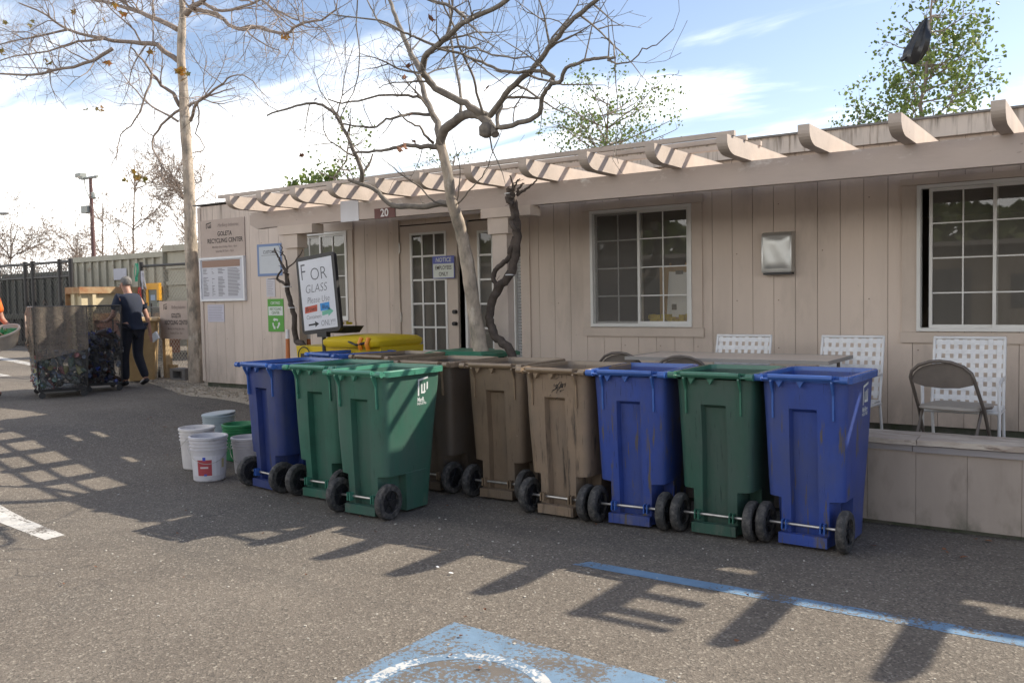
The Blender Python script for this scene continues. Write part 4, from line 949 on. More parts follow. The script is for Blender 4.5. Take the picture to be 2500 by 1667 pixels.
# ------------------------------------------------------------ trees
class Tree:
    def __init__(s, seed, minr=.0018): s.minr = minr; s.r = random.Random(seed); s.tr = MB(); s.br = MB(); s.tips = []
    def limb(s, pts, r0_, r1_, trunk=False, n=8, jit=0., sub=3):
        # smooth through the points (Catmull-Rom), slight wobble
        P = [Vector(p) for p in pts]; Q = []
        for i in range(len(P)-1):
            p0, p1, p2, p3 = P[max(i-1, 0)], P[i], P[i+1], P[min(i+2, len(P)-1)]
            for j in range(sub):
                t = j/sub; Q.append(.5*((2*p1)+(p2-p0)*t+(2*p0-5*p1+4*p2-p3)*t*t+(3*p1-p0-3*p2+p3)*t**3))
        Q.append(P[-1])
        k = len(Q)-1
        if jit: Q = [q+Vector([s.r.gauss(0, jit) for _ in range(3)]) if 0 < i < k else q for i, q in enumerate(Q)]
        R_ = [r0_+(r1_-r0_)*(i/k)**.9 for i in range(k+1)]
        R_ = [q*(1+.10*noise.noise(Vector((i*.7, r0_*90, 3)))) for i, q in enumerate(R_)]
        (s.tr if trunk else s.br).tube(Q, R_, n)
        return Q, R_
    def twigs(s, Q, R_, dens, length, level=2, upb=.25, flat=None, rscale=.5, start=.15):
        k = len(Q)-1
        if k < 2: return
        tot = sum((Q[i+1]-Q[i]).length for i in range(k)); n_ = max(1, int(tot*dens*s.r.uniform(.8, 1.2)))
        for _ in range(n_):
            t = s.r.uniform(start, 1); i = min(int(t*k), k-1); base = Q[i].lerp(Q[i+1], t*k-i); d = (Q[min(i+1, k)]-Q[i]).normalized()
            side = Vector([s.r.gauss(0, 1) for _ in range(3)]); side -= d*side.dot(d); side.normalize()
            dr_ = (d*s.r.uniform(.3, 1.0)+side*s.r.uniform(.6, 1.1)+Vector((0, 0, upb*s.r.uniform(-.6, 1.6)))).normalized()
            ln = length*s.r.uniform(.5, 1.25); rad = min(R_[i]*rscale, .004+ln*.011)
            m_ = max(3, int(ln/.10)); pts = [base]; dd = dr_.copy()
            for q in range(m_):
                dd = (dd+Vector([s.r.gauss(0, .17) for _ in range(3)])+Vector((0, 0, .03))).normalized(); pts.append(pts[-1]+dd*ln/m_)
            rr_ = [max(s.minr, rad*(1-.8*q/m_)) for q in range(m_+1)]
            s.br.tube(pts, rr_, 5 if rad > .008 else 4 if rad > .004 else 3, False); s.tips.append(pts[-1])
            if level > 1: s.twigs(pts, rr_, dens*1.25, length*.52, level-1, upb, flat, .75, .2)
    def leaves(s, pts, size, mbl, n=1, spread=.06):
        for p in pts:
            for _ in range(n):
                c = p+Vector([s.r.gauss(0, spread) for _ in range(3)]); a = Vector([s.r.gauss(0, 1) for _ in range(3)]).normalized(); b = a.orthogonal().normalized(); b.rotate(Matrix.Rotation(s.r.random()*6.3, 3, a)); e = a.cross(b)
                z = size*s.r.uniform(.6, 1.3); b *= z; e *= z*.5
                mbl.add([c, c+b*.5+e*.9+a*z*.1, c+b, c+b*.5-e*.9+a*z*.1], [(0, 1, 2, 3)])
    def maple(s, pts, size, mbl):
        for p in pts:
            a = Vector([s.r.gauss(0, 1) for _ in range(3)]).normalized(); b = a.orthogonal().normalized(); b.rotate(Matrix.Rotation(s.r.random()*6.3, 3, a)); e = a.cross(b); z = size*s.r.uniform(.7, 1.25); ring_ = []
            for k in range(10):
                q = 2*pi*k/10; rr_ = z*(.60 if k % 2 else .36)*s.r.uniform(.6, 1.2); ring_.append(p+b*cos(q)*rr_+e*sin(q)*rr_+a*s.r.uniform(-.1, .1)*z)
            mbl.add([p]+ring_, [(0, 1+k, 1+(k+1) % 10) for k in range(10)])
# left sycamore
def trace(cf, pts, y0, y1):
    n_ = len(pts)-1; return [at(*cf(*p), y0+(y1-y0)*i/max(n_, 1)) for i, p in enumerate(pts)]
T = Tree(5); DY = 8.70
base = trace(c4, [(1255, 2453), (1235, 1900), (1218, 1568), (1208, 1250), (1195, 1000), (1180, 780), (1170, 560), (1155, 380), (1160, 200), (1165, 60), (1150, -120), (1165, -420)], DY, DY)
base[0].z = .28
R0 = [.12, .103, .094, .086, .081, .078, .070, .065, .060, .048, .037, .02]
P_ = base; Q = []; RR = []
for i in range(len(P_)-1):
    for j in range(4):
        t = j/4; p0, p1, p2, p3 = P_[max(i-1, 0)], P_[i], P_[i+1], P_[min(i+2, len(P_)-1)]
        Q.append(.5*((2*p1)+(p2-p0)*t+(2*p0-5*p1+4*p2-p3)*t*t+(3*p1-p0-3*p2+p3)*t**3)); RR.append((R0[i]+(R0[i+1]-R0[i])*t)*(1+.05*sin(i*4+j*1.9)))
T.tr.tube(Q, RR, 14)
LIMBS1 = [
 ([(1150, 400), (1000, 290), (850, 270), (650, 250), (430, 190), (300, 100), (120, 20)], DY, 7.6, .040, .010),
 ([(1135, 190), (950, 100), (800, 50), (600, 0), (430, -60), (200, -160)], DY, 9.6, .040, .010),
 ([(1160, 690), (1100, 600), (1030, 545), (970, 470), (910, 390), (830, 300)], DY, 8.0, .030, .010),
 ([(1135, 775), (1000, 700), (900, 620), (800, 500), (745, 430)], DY, 9.3, .018, .005),
 ([(1150, 700), (1030, 800), (970, 910), (1010, 1020), (1030, 1120), (1060, 1170), (1170, 1215)], DY, 8.2, .020, .003),
 ([(970, 470), (940, 590), (870, 760), (770, 860), (740, 990), (690, 1100)], 8.25, 7.7, .018, .003),
 ([(720, 310), (600, 380), (400, 440), (200, 480), (0, 470), (-150, 470)], 8.0, 7.2, .026, .012),
 ([(650, 250), (500, 270), (300, 330), (100, 360), (-80, 420)], 8.1, 8.5, .02, .008),
 ([(430, 190), (250, 230), (100, 260), (-60, 300)], 7.9, 7.2, .018, .008),
 ([(430, 190), (400, 100), (470, 230), (490, 340)], 7.9, 7.8, .010, .003),
 ([(1215, 770), (1260, 650), (1310, 620), (1400, 550), (1470, 490)], DY, 8.1, .024, .010),
 ([(1200, 680), (1300, 625), (1400, 590), (1500, 560)], DY, 9.2, .020, .006),
 ([(1265, 650), (1270, 750), (1255, 860), (1310, 940), (1225, 980)], 8.5, DY, .012, .006),
 ([(1470, 490), (1550, 480), (1650, 560), (1720, 640)], 8.1, 7.7, .010, .003),
 ([(1190, 90), (1230, 40), (1290, 10), (1370, -60), (1420, -160)], DY, 8.3, .045, .02),
 ([(1240, 65), (1380, 90), (1500, 180), (1650, 180), (1820, 215), (1900, 160), (2050, 120), (2150, 60)], DY, 7.4, .030, .008),
 ([(1300, 20), (1420, 75), (1600, 30), (1720, -20), (1900, -90)], 8.6, 8.0, .024, .008),
 ([(1600, -60), (1750, 60), (1900, 130)], 8.0, 7.2, .016, .010),
 ([(1150, -20), (1000, -100), (860, -160)], DY, 9.4, .030, .010),
]
for pts, y0, y1, a, b in LIMBS1:
    q, r_ = T.limb(trace(c4, pts, y0, y1), a*1.12, b*1.1, n=7, jit=.008)
    T.twigs(q, r_, 4.2, 1.0, 3, .12)
t1 = thing('sycamore_tree', 'tall bare sycamore with pale straight trunk left of the office', 'tree', tuple(base[0])); O = base[0]
T.tr.build('trunk', M_bark, t1, smooth=60, offset=O); T.br.build('branches', M_twig, t1, smooth=60, offset=O)
lf = MB()
for (p, n_) in [((970, 350), 3), ((670, 390), 4), ((300, 400), 3), ((320, 430), 2), ((1160, 460), 6), ((1180, 490), 4), ((615, 690), 3), ((660, 690), 2), ((570, 685), 1), ((870, 1115), 5), ((905, 1140), 3), ((800, 1130), 2), ((30, 155), 3), ((20, 330), 2), ((730, 20), 3), ((665, 140), 2), ((475, 95), 2), ((1810, 230), 2), ((205, 145), 2), ((770, 95), 2)]:
    T.maple([at(*c4(p[0]+T.r.uniform(-22, 22), p[1]+T.r.uniform(-22, 22)), 8.0+T.r.uniform(-.1, .1)) for _ in range(n_)], .105, lf)
lf.build('leaves', M_leafy, t1, offset=O)
# centre sycamore
T = Tree(12)
base2 = [at(*c3b(*p), y) for p, y in [((735, 1900), 6.85), ((715, 1550), 6.82), ((690, 1350), 6.8), ((650, 1120), 6.75), ((610, 830), 6.68), ((560, 560), 6.6), ((515, 400), 6.5), ((478, 290), 6.42)]]+[at(*c5(*p), y) for p, y in [((975, 1060), 6.36), ((950, 950), 6.33), ((925, 860), 6.3)]]
base2[0].z = .30
R0 = [.09, .078, .072, .068, .065, .060, .055, .050, .046, .045, .047]
P_ = base2; Q = []; RR = []
for i in range(len(P_)-1):
    for j in range(4):
        t = j/4; p0, p1, p2, p3 = P_[max(i-1, 0)], P_[i], P_[i+1], P_[min(i+2, len(P_)-1)]
        Q.append(.5*((2*p1)+(p2-p0)*t+(2*p0-5*p1+4*p2-p3)*t*t+(3*p1-p0-3*p2+p3)*t**3)); RR.append((R0[i]+(R0[i+1]-R0[i])*t)*(1+.06*sin(i*3.1+j*1.7)))
Q.append(P_[-1]); RR.append(R0[-1]); T.tr.tube(Q, RR, 14)
A = 6.3
LIMBS2 = [
 ([(930, 870), (945, 800), (1000, 745), (1060, 700), (1120, 690), (1185, 712), (1225, 750), (1262, 815)], A, 6.0, .046, .034, 1),
 ([(1215, 705), (1130, 660), (1050, 615), (900, 535), (845, 470), (815, 425)], 6.1, 5.8, .032, .028, 2),
 ([(815, 425), (835, 350), (870, 310), (950, 240), (1020, 180), (1090, 120), (1240, 60), (1370, -20), (1500, -100)], 5.8, 5.2, .028, .014, 3),
 ([(815, 430), (760, 350), (735, 290), (690, 190), (660, 100), (625, 0), (600, -120)], 5.8, 6.2, .026, .014, 3),
 ([(930, 860), (905, 740), (870, 670), (840, 600), (820, 520), (800, 465)], A, 6.6, .034, .022, 3),
 ([(1230, 700), (1300, 610), (1380, 510), (1470, 435), (1560, 325), (1640, 220), (1740, 110), (1820, 50), (1900, -20), (2000, -100)], 6.0, 5.3, .026, .013, 3),
 ([(1290, 772), (1400, 745), (1500, 710), (1535, 660), (1540, 600), (1570, 540), (1600, 505), (1612, 465), (1560, 440), (1480, 425)], 6.0, 5.7, .022, .014, 3),
 ([(1480, 425), (1400, 440), (1320, 435), (1250, 410), (1180, 380), (1050, 325), (930, 292)], 5.7, 5.75, .013, .010, 3),
 ([(1600, 500), (1650, 500), (1680, 430), (1740, 390), (1830, 360), (1910, 355), (1985, 348)], 5.75, 5.5, .018, .010, 3),
 ([(1940, 365), (2000, 385), (2080, 370), (2150, 300), (2240, 265), (2340, 175)], 5.5, 5.3, .007, .003, 2),
 ([(1985, 350), (1975, 280), (1940, 235), (1900, 230)], 5.5, 5.6, .007, .004, 2),
 ([(1275, 780), (1275, 700), (1300, 640), (1310, 600), (1400, 590), (1530, 592)], 6.0, 6.2, .020, .010, 3),
 ([(920, 895), (860, 885), (780, 885), (700, 880), (620, 905), (540, 915), (400, 925)], A, 5.9, .026, .010, 3),
 ([(885, 865), (850, 830), (800, 770), (730, 735), (670, 670)], A, 6.0, .016, .006, 2),
 ([(880, 690), (800, 690), (730, 695), (680, 705), (600, 725), (540, 770), (450, 770), (330, 750)], 6.4, 5.8, .017, .007, 3),
 ([(825, 600), (760, 580), (680, 575), (560, 580), (430, 610), (330, 625), (250, 600)], 6.5, 6.0, .016, .007, 3),
 ([(980, 1235), (900, 1235), (830, 1250), (740, 1245), (660, 1250), (600, 1215), (555, 1170), (500, 1130), (440, 1112), (375, 1085)], 6.45, 6.1, .032, .016, 2),
 ([(445, 1110), (460, 1055), (430, 970), (400, 900), (345, 780), (310, 715), (240, 650), (170, 625), (90, 635), (0, 660), (-120, 700)], 6.2, 5.6, .024, .008, 3),
 ([(460, 1060), (500, 980), (520, 930)], 6.2, 6.3, .014, .008, 2),
 ([(1050, 680), (1050, 560), (1030, 450), (1010, 340), (990, 200), (990, 100), (975, -30)], 6.2, 6.6, .017, .009, 3),
 ([(1190, 690), (1150, 560), (1110, 430), (1060, 320), (1010, 170), (960, 60), (930, -20)], 6.05, 5.5, .012, .006, 3),
 ([(690, 190), (560, 130), (520, 70), (480, -10)], 6.0, 6.4, .010, .006, 3),
 ([(900, 275), (800, 235), (750, 215), (680, 180), (560, 125), (400, 110), (270, 85)], 5.75, 5.2, .012, .005, 3),
 ([(930, 292), (1050, 285), (1150, 295), (1240, 330), (1380, 350), (1480, 345)], 5.75, 5.3, .011, .005, 3),
 ([(1020, 1235), (900, 1220), (800, 1130), (700, 1060), (620, 990), (550, 935)], 6.45, 5.8, .010, .003, 1),
 ([(1035, 1230), (1100, 1160), (1180, 1070), (1230, 960), (1300, 790)], 6.45, 5.9, .008, .003, 1),
 ([(1030, 1215), (1050, 1080), (1030, 930), (1000, 810)], 6.45, 6.2, .006, .003, 1),
 ([(1545, 470), (1530, 350), (1515, 200), (1525, 20)], 5.8, 5.6, .006, .003, 2),
 ([(430, -40), (420, 150), (440, 400), (400, 560), (320, 720)], 5.6, 5.8, .006, .005, 2),
 ([(1740, 115), (1690, 160), (1620, 120), (1530, 115)], 5.5, 5.3, .006, .003, 2),
 ([(1370, 735), (1380, 650), (1470, 500), (1490, 400), (1560, 260)], 6.0, 6.2, .007, .003, 2),
 ([(850, -5), (960, 30), (1040, 70), (1085, 120)], 5.4, 5.6, .012, .014, 2),
]
for pts, y0, y1, a, b, lv in LIMBS2:
    q, r_ = T.limb(trace(c5, pts, y0, y1), a, b, n=9 if a > .02 else 6, jit=.004)
    T.twigs(q, r_, 4.6 if lv > 1 else 1.0, .58, lv, .30)
T.br.lathe([(.02, -.06), (.058, -.04), (.06, .03), (.035, .06), (.005, .065)], 10, tuple(at(*c5(1205, 790), 6.0)))
t2 = thing('sycamore_tree', 'leaning bare sycamore with spreading crown behind the bins at the door', 'tree', tuple(base2[0])); O = base2[0]
T.tr.build('trunk', M_bark, t2, smooth=60, offset=O); T.br.build('branches', mat('grey_bark', (.24, .205, .165), .8, col2=(.11, .095, .08), vscale=14, bump=.4, bscale=40), t2, smooth=60, offset=O)
lf = MB()
for (p, n_) in [((705, 465), 2), ((715, 895), 3), ((680, 900), 1), ((780, 850), 1), ((870, 110), 2), ((1215, 530), 1), ((745, 390), 1), ((95, 950), 1), ((755, 700), 1), ((170, 600), 1)]:
    T.maple([at(*c5(p[0]+T.r.uniform(-10, 10), p[1]+T.r.uniform(-12, 12)), 5.9) for _ in range(n_)], .075, lf)
lf.build('leaves', M_leafb, t2, offset=O)
# vines on the posts
def vine(label, chains, y):
    T = Tree(3); p0 = at(*chains[0][0][0], y); p0.z = FZ
    for k, (pts, a, b) in enumerate(chains):
        P = [at(*p, y-(.02*k)) for p in pts]
        if k == 0: P = [Vector((P[0].x+.25, y, FZ))]+P
        T.limb(P, a, b, n=9, jit=.006, sub=4)
        if k: T.twigs(P, [a]*len(P), 2, .10, 1, .4)
    t_ = thing('vine', label, 'vine', tuple(p0)); T.br.build('stem', M_darkbark, t_, smooth=60, offset=p0)
    mb = MB()
    for pts, a, b in chains[:1]:
        for q in (pts[len(pts)//2], pts[-2]):
            c = at(*q, y); mb.tube([c+Vector((.05*cos(t), .05*sin(t), 0)) for t in [2*pi*i/12 for i in range(13)]], .005, 5)
    mb.build('tie', M_whitesh, t_, offset=p0)
vine('thin dark leafless vine beside the whiteboard sign on the left post', [
    ([c2(*p) for p in [(1150, 1568), (1075, 1500), (1060, 1330), (1035, 1180), (1000, 1060), (985, 980), (985, 850)]], .035, .026),
    ([c2(*p) for p in [(985, 850), (950, 800), (925, 740), (890, 680), (865, 610)]], .020, .008),
    ([c2(*p) for p in [(970, 960), (900, 915), (885, 890), (930, 820)]], .018, .010), ([c2(*p) for p in [(985, 840), (975, 740), (935, 650)]], .014, .006),
    ([c2(*p) for p in [(990, 810), (1060, 740), (1120, 650), (1130, 620)]], .009, .005), ([c2(*p) for p in [(920, 680), (940, 640), (920, 580)]], .007, .004)], 6.90)
vine('thick twisted dark vine climbing the post right of the door', [
    ([c3b(*p) for p in [(930, 1450), (870, 1370), (800, 1290), (775, 1200), (785, 1080), (820, 990), (870, 920), (930, 850), (960, 750), (975, 650), (985, 520), (970, 420), (950, 300), (925, 230), (940, 180)]], .042, .040),
    ([c3b(*p) for p in [(805, 1010), (815, 930), (800, 860), (830, 790), (900, 745), (935, 660), (960, 560)]], .022, .026),
    ([c3b(*p) for p in [(940, 200), (950, 150), (925, 90)]], .016, .006), ([c3b(*p) for p in [(980, 240), (1030, 200), (1090, 170), (1130, 110)]], .016, .006),
    ([c3b(*p) for p in [(975, 220), (1010, 170), (1035, 150)]], .014, .006), ([c3b(*p) for p in [(955, 190), (975, 140), (1000, 120)]], .012, .005),
    ([c3b(*p) for p in [(945, 240), (915, 270), (950, 320)]], .030, .028), ([c3b(*p) for p in [(960, 380), (935, 440), (965, 500)]], .026, .024)], 6.86)

# ------------------------------------------------------------ leafy trees behind the roof
def leafy(label, bx, by, top, spine, spread, nb, leafm, seed, lsize=.055, ln=.9, dens=5, name='leafy_tree', nl=2, r0=.05, zlo=0.35, cone_=True):
    T = Tree(seed); b = Vector((bx, by, 0.3)); P = [b, Vector((bx+.02, by, 1.8)), Vector((spine[0][0], by, spine[0][1]))]+[Vector((p[0], by, p[1])) for p in spine[1:]]
    q, r_ = T.limb(P, r0, .012, True, 8, .01)
    z0, z1 = spine[0][1]-.3, spine[-1][1]
    for i in range(nb):
        t = (i+.5)/nb; z = z0+(z1-z0)*t; k = min(range(len(q)), key=lambda j: abs(q[j].z-z)); p = q[k]
        a = T.r.uniform(0, 2*pi); w = spread*((1-t*.85) if cone_ else sin(pi*(.25+.6*t)))*T.r.uniform(.7, 1.1)
        e = p+Vector((cos(a)*w, sin(a)*w, w*T.r.uniform(.15, .6)))
        mid = p.lerp(e, .5)+Vector((0, 0, -.05)); bq, br_ = T.limb([p, mid, e], .016, .005, n=5, jit=.01)
        T.twigs(bq, br_, dens, ln*.42, 2, .2, rscale=.8)
    lf = MB(); T.leaves(T.tips, lsize, lf, nl*4, .09)
    t_ = thing(name, label, 'tree', (bx, by, .3)); O = Vector((bx, by, .3)); T.tr.build('trunk', M_twig, t_, smooth=60, offset=O); T.br.build('branches', M_twig, t_, offset=O); lf.build('leaves', leafm, t_, offset=O)
leafy('slender green tree rising behind the roof with a black bag caught in it', -2.05, 15.6, 0, [(-2.68, 4.2), (-2.64, 4.9), (-2.60, 5.6), (-2.56, 6.35)], 1.25, 36, M_leafg, 3, .066, 1.0, 4.6, nl=4)
bpy.data.objects['leafy_tree'].location.x = -2.05
leafy('round loose green tree behind the roof between the sycamore and the pergola middle', -7.9, 15.2, 0, [(-8.2, 4.0), (-8.2, 4.5), (-8.1, 5.2)], 1.35, 34, M_leafg, 8, .055, 1.0, 4.0, cone_=False, nl=2)
leafy('narrow pale green tree behind the roof left of the leaning sycamore', -11.2, 16.0, 0, [(-16.0, 4.3), (-15.9, 5.0), (-15.7, 5.9)], .75, 16, M_leafg, 14, .085, .9, 4, nl=1, cone_=False)
leafy('low dark green bush showing just over the roof at the left', -12.0, 16.0, 0, [(-16.9, 4.0), (-16.9, 4.4), (-16.9, 4.65)], .60, 18, M_leafg, 19, .11, .8, 5, name='leafy_bush', nl=4, cone_=False)
leafy('small green shoots showing over the roof left of the bag tree', -3.3, 15.6, 0, [(-3.72, 4.0), (-3.70, 4.2), (-3.66, 4.45)], .35, 12, M_leafg, 22, .055, .7, 5, name='leafy_bush', nl=2, cone_=False)
leafy('thin sparse tree top showing over the roof behind the leaning trunk', -12.6, 16.4, 0, [(-12.9, 4.2), (-12.9, 4.5), (-12.8, 4.85)], .85, 14, M_leafd, 27, .05, .9, 4, nl=1, cone_=False)
# black bag
bgp = thing('plastic_bag', 'black plastic bag snagged high in the slender green tree', 'bag', (-2.6, 14.3, 5.6))
pts = [(1350, 165, .01), (1335, 210, .05), (1315, 280, .09), (1300, 350, .13), (1275, 430, .16), (1245, 500, .15), (1240, 560, .09), (1238, 590, .02)]
secs = []; rnd = random.Random(4)
for px, py, r_ in pts:
    c = at(*c6(px, py), 14.3); secs.append([c+Vector((cos(2*pi*k/14)*r_*(1+.25*sin(k*2.3+py*.01)), sin(2*pi*k/14)*r_*.6*(1+.3*cos(k*3.1)), r_*.18*sin(k*1.7))) for k in range(14)])
mb = MB(); mb.loft(secs); M_bag = mat('bag_film', (.012, .012, .014), .3, bump=.6, bscale=12); mb.build('bag', M_bag, bgp, smooth=60, offset=(-2.6, 14.3, 5.6))
mb = MB(); c = at(*c6(1150, 545), 14.3); mb.loft([[c+Vector((dx+cos(2*pi*k/8)*r_, sin(2*pi*k/8)*r_, dz+r_*.4*sin(k*2))) for k in range(8)] for dx, dz, r_ in ((-.06, .02, .02), (-.02, 0, .05), (.03, .03, .04), (.1, .06, .015))]); mb.build('knot', M_bag, bgp, smooth=60, offset=(-2.6, 14.3, 5.6))

random.seed(13)
def fallen(n_, xr, yr, sz, nm, lab, M, cat):
    mb = MB()
    for _ in range(n_):
        x = random.uniform(*xr); y = random.uniform(*yr); a = random.random()*6.3; z = sz*random.uniform(.6, 1.3); P = []
        for k in range(7): q = a+2*pi*k/7; r_ = z*random.uniform(.45, 1); P.append((x+r_*cos(q), y+r_*sin(q)*.7, gz(x)+.008+random.uniform(0, .012)))
        mb.add([(x, y, gz(x)+.010)]+P, [(0, 1+k, 1+(k+1) % 7) for k in range(7)])
    tag(mb.build(nm, M), lab, kind='stuff')
fallen(60, (-9.5, -.4), (5.7, 6.2), .022, 'leaf_litter', 'dead leaves blown against the low wall and bins', M_leafb, None)
fallen(45, (-8, 0), (2.2, 5.6), .014, 'leaf_litter', 'scattered scraps of dead leaf on the asphalt', M_leafb, None)
for (x, y, lb) in ((-3.30, 3.98, 'left one of the two small white paper scraps on the asphalt'), (-3.16, 3.93, 'right one of the two small white paper scraps on the asphalt')):
    mb = MB(); mb.obox((x, y, .012), (.026, .012, .003), Matrix.Rotation(x*3, 3, 'Z')); tag(mb.build('paper_scrap', M_paper), lb, 'paper', 'white paper scraps')
# ------------------------------------------------------------ far left: containers, fences, lamp, bare trees
M_cont = mat('container_paint', (.36, .34, .27), .7, var=.1, vscale=3, bump=.1); over(M_cont, (.20, .10, .05), 3, .62, .75, offset=4)
M_contd = mat('dark_container', (.085, .085, .07), .8, var=.2, vscale=2); over(M_contd, (.12, .06, .035), 3, .6, .75, offset=3)
M_rust = mat('rusty_rim', (.28, .12, .05), .9, col2=(.40, .30, .17), vscale=5, bump=.3)
M_dump = mat('dumpster_cream', (.52, .44, .28), .7, var=.1, vscale=2); over(M_dump, (.22, .10, .045), 4, .60, .72, offset=2)
def container(name, label, x0, y0, x1, y1, z0, z1, M, rib='v', pitch=.42, rim=M_cont, cat='container', face='y'):
    t_ = thing(name, label, cat, (x0, y0, z0)); O = Vector((x0, y0, z0))
    mb = MB(); mb.box((x0, y0, z0), (x1, y1, z1)); mb.build('body', M, t_, offset=O)
    mb = MB(); q = x0+.2
    if rib == 'v':
        while q < x1-.1: mb.box((q, y0-.07, z0+.1), (q+.09, y0-.001, z1-.14)); q += pitch
        q = y0+.25
        while q < y1-.1: mb.box((x1+.001, q, z0+.1), (x1+.07, q+.09, z1-.14)); q += pitch
    else:
        q = z0+.3
        while q < z1-.2: mb.box((x0, y0-.06, q), (x1, y0-.001, q+.09)); mb.box((x1+.001, y0, q), (x1+.06, y1, q+.09)); q += pitch
    mb.build('rib', M, t_, offset=O)
    mb = MB(); mb.box((x0-.07, y0-.09, z1-.13), (x1+.09, y0-.072, z1+.03)); mb.box((x1+.072, y0-.072, z1-.13), (x1+.09, y1, z1+.03)); mb.box((x0-.07, y0-.072, z1+.001), (x1+.072, y1, z1+.03)); mb.box((x0-.09, y0-.09, z0), (x0-.072, y0+.1, z1+.03))
    mb.build('rim', rim, t_, offset=O); return t_, O
t_, O = container('roll_off_container', 'tall ribbed beige container behind the man and the chain link fence', -28.4, 16, -23.1, 18.4, .7, 3.1, M_cont)
mb = MB(); quad(mb, -26.0, 2.35, -25.3, 2.70, 15.92); mb.build('sticker', mat('sticker', (.45, .45, .50), .7), t_, offset=O)
container('roll_off_container', 'beige container with level ribs just left of the tall sycamore', -20.4, 14.0, -16.0, 16.0, .5, 3.05, M_cont, 'h', .42)
container('low_dumpster', 'low cream dumpster with rusty top rail catching sun behind the carts', -21.5, 12.0, -21.02, 14.6, .5, 2.0, M_dump, 'v', .6, M_rust, 'dumpster')
container('low_dumpster', 'rust red low bin in front of the cream dumpster', -20.3, 12.0, -18.0, 12.6, .45, 1.35, mat('rust_paint', (.20, .08, .045), .8, var=.2), 'h', .3, M_rust, 'dumpster')
container('dark_container', 'dark ribbed container behind the left gate', -34.5, 16.8, -28.9, 19, .4, 2.75, M_contd, 'v', .5, M_contd)
container('dark_container', 'dark ribbed container at the far left edge', -41.5, 17.0, -34.9, 19.5, .4, 2.65, M_contd, 'v', .5, M_contd)
container('debris_box', 'low dark box standing behind the left gate', -31.5, 15.2, -28.2, 16.2, .35, 1.3, mat('debris', (.06, .05, .045), .9, var=.3), 'v', .5, M_contd, 'box')
M_iron = mat('black_iron', (.02, .018, .018), .5); M_wire = mat('fence_wire', (.10, .095, .085), .6, .5); M_galv = mat('galvanised_wire', (.38, .34, .27), .6, .4)
def mesh_fence(name, label, p0, p1, z0, z1, posts, pitch, wr, Mw, Mp, rails=(1.,), pr=.035, zt1=None):
    p0 = Vector((*p0, 0)); p1 = Vector((*p1, 0)); d = p1-p0; Ln = d.length; u = d/Ln; t_ = thing(name, label, 'fence', (p0.x, p0.y, z0)); O = Vector((p0.x, p0.y, z0)); H_ = z1-z0
    mb = MB(); n_ = int((Ln+H_)/pitch)
    for s_ in (1, -1):
        for i in range(n_+1):
            a = i*pitch-H_ if s_ > 0 else i*pitch
            # line from (a, z0) to (a+s*H, z1) clipped to 0..Ln
            t0, t1 = 0., 1.; xa, xb = a, a+s_*H_
            lo, hi = min(xa, xb), max(xa, xb)
            if hi < 0 or lo > Ln: continue
            def tx(x): return (x-xa)/(xb-xa)
            ts = sorted((max(0, min(1, tx(0))), max(0, min(1, tx(Ln)))))
            A_ = p0+u*(xa+(xb-xa)*ts[0]); B_ = p0+u*(xa+(xb-xa)*ts[1]); A_.z = z0+H_*ts[0]; B_.z = z0+H_*ts[1]
            if (B_-A_).length > .05: mb.tube([A_, B_], wr, 3, False)
    mb.build('mesh', Mw, t_, offset=O)
    for s_ in posts:
        b = p0+u*(Ln*s_); mb = MB(); mb.tube([(b.x, b.y, z0-.1), (b.x, b.y, z1+.08)], pr, 8); mb.build('post', Mp, t_, smooth=50, offset=O)
    mb = MB()
    for rz_ in rails:
        z = z0+H_*rz_; mb.tube([(p0.x, p0.y, z), (p1.x, p1.y, z)], pr*.6, 6)
    mb.build('rail', Mp, t_, smooth=50, offset=O)
mesh_fence('chain_link_fence', 'tall chain link fence with black posts at the far left', (-36, 14.5), (-25.9, 14.5), .35, 2.9, (.0, .30, .57, .74, .785, .94, 1), .16, .008, M_wire, M_iron, (1., .83), .07)
mesh_fence('chain_link_fence', 'chain link fence with black top rail between the gate post and the office', (-15.4, 10.0), (-11.6, 10.2), .30, 2.30, (0, .55, 1), .085, .0035, M_galv, M_iron, (1.,), .04)
mesh_fence('chain_link_fence', 'short low chain link panel leading from the gate post to the sign', (-14.6, 9.65), (-13.35, 9.1), .30, 1.52, (0, 1), .07, .004, M_wire, M_iron, (1., 0.02), .018)
# ribbons and scrap tied to the gate post
tw = thing('hanging_ribbons', 'coloured plastic ribbons tied to the gate post behind the man', 'decoration', (-15.3, 9.9, 1.2)); random.seed(31)
for c, zz, dx in (((.03, .30, .18), 2.35, .0), ((.45, .05, .04), 1.9, .05), ((.6, .6, .6), 1.5, .09), ((.15, .4, .12), 1.25, .12), ((.5, .5, .55), 2.2, .15)):
    mb = MB()
    for k in range(5): p = Vector((dx+random.uniform(-.04, .06), -.06, zz-1.2)); mb.tube([p, p+Vector((random.uniform(-.05, .05), 0, -.15)), p+Vector((random.uniform(-.08, .08), 0, -.34))], .008, 4)
    mb.build('ribbon', mat('ribbon', c, .5), tw)
yb_ = thing('yellow_box', 'yellow framed grey box hanging on the fence right of the man', 'box', (-14.93, 9.96, 1.55))
mb = MB(); mb.box((-.20, -.06, .30), (.20, 0, .42)); mb.box((-.20, -.06, 0), (-.13, 0, .30)); mb.box((.13, -.06, 0.1), (.20, 0, .30)); mb.build('frame', mat('box_yellow', (.62, .30, .01), .5), yb_)
mb = MB(); mb.box((-.128, -.05, -.12), (.128, -.005, .298)); mb.build('panel', mat('box_grey', (.12, .13, .11), .6), yb_)
mb = MB(); quad(mb, -.07, .10, .07, .20, -.052); mb.build('sticker', mat('blue_sticker', (.25, .32, .42), .6), yb_)
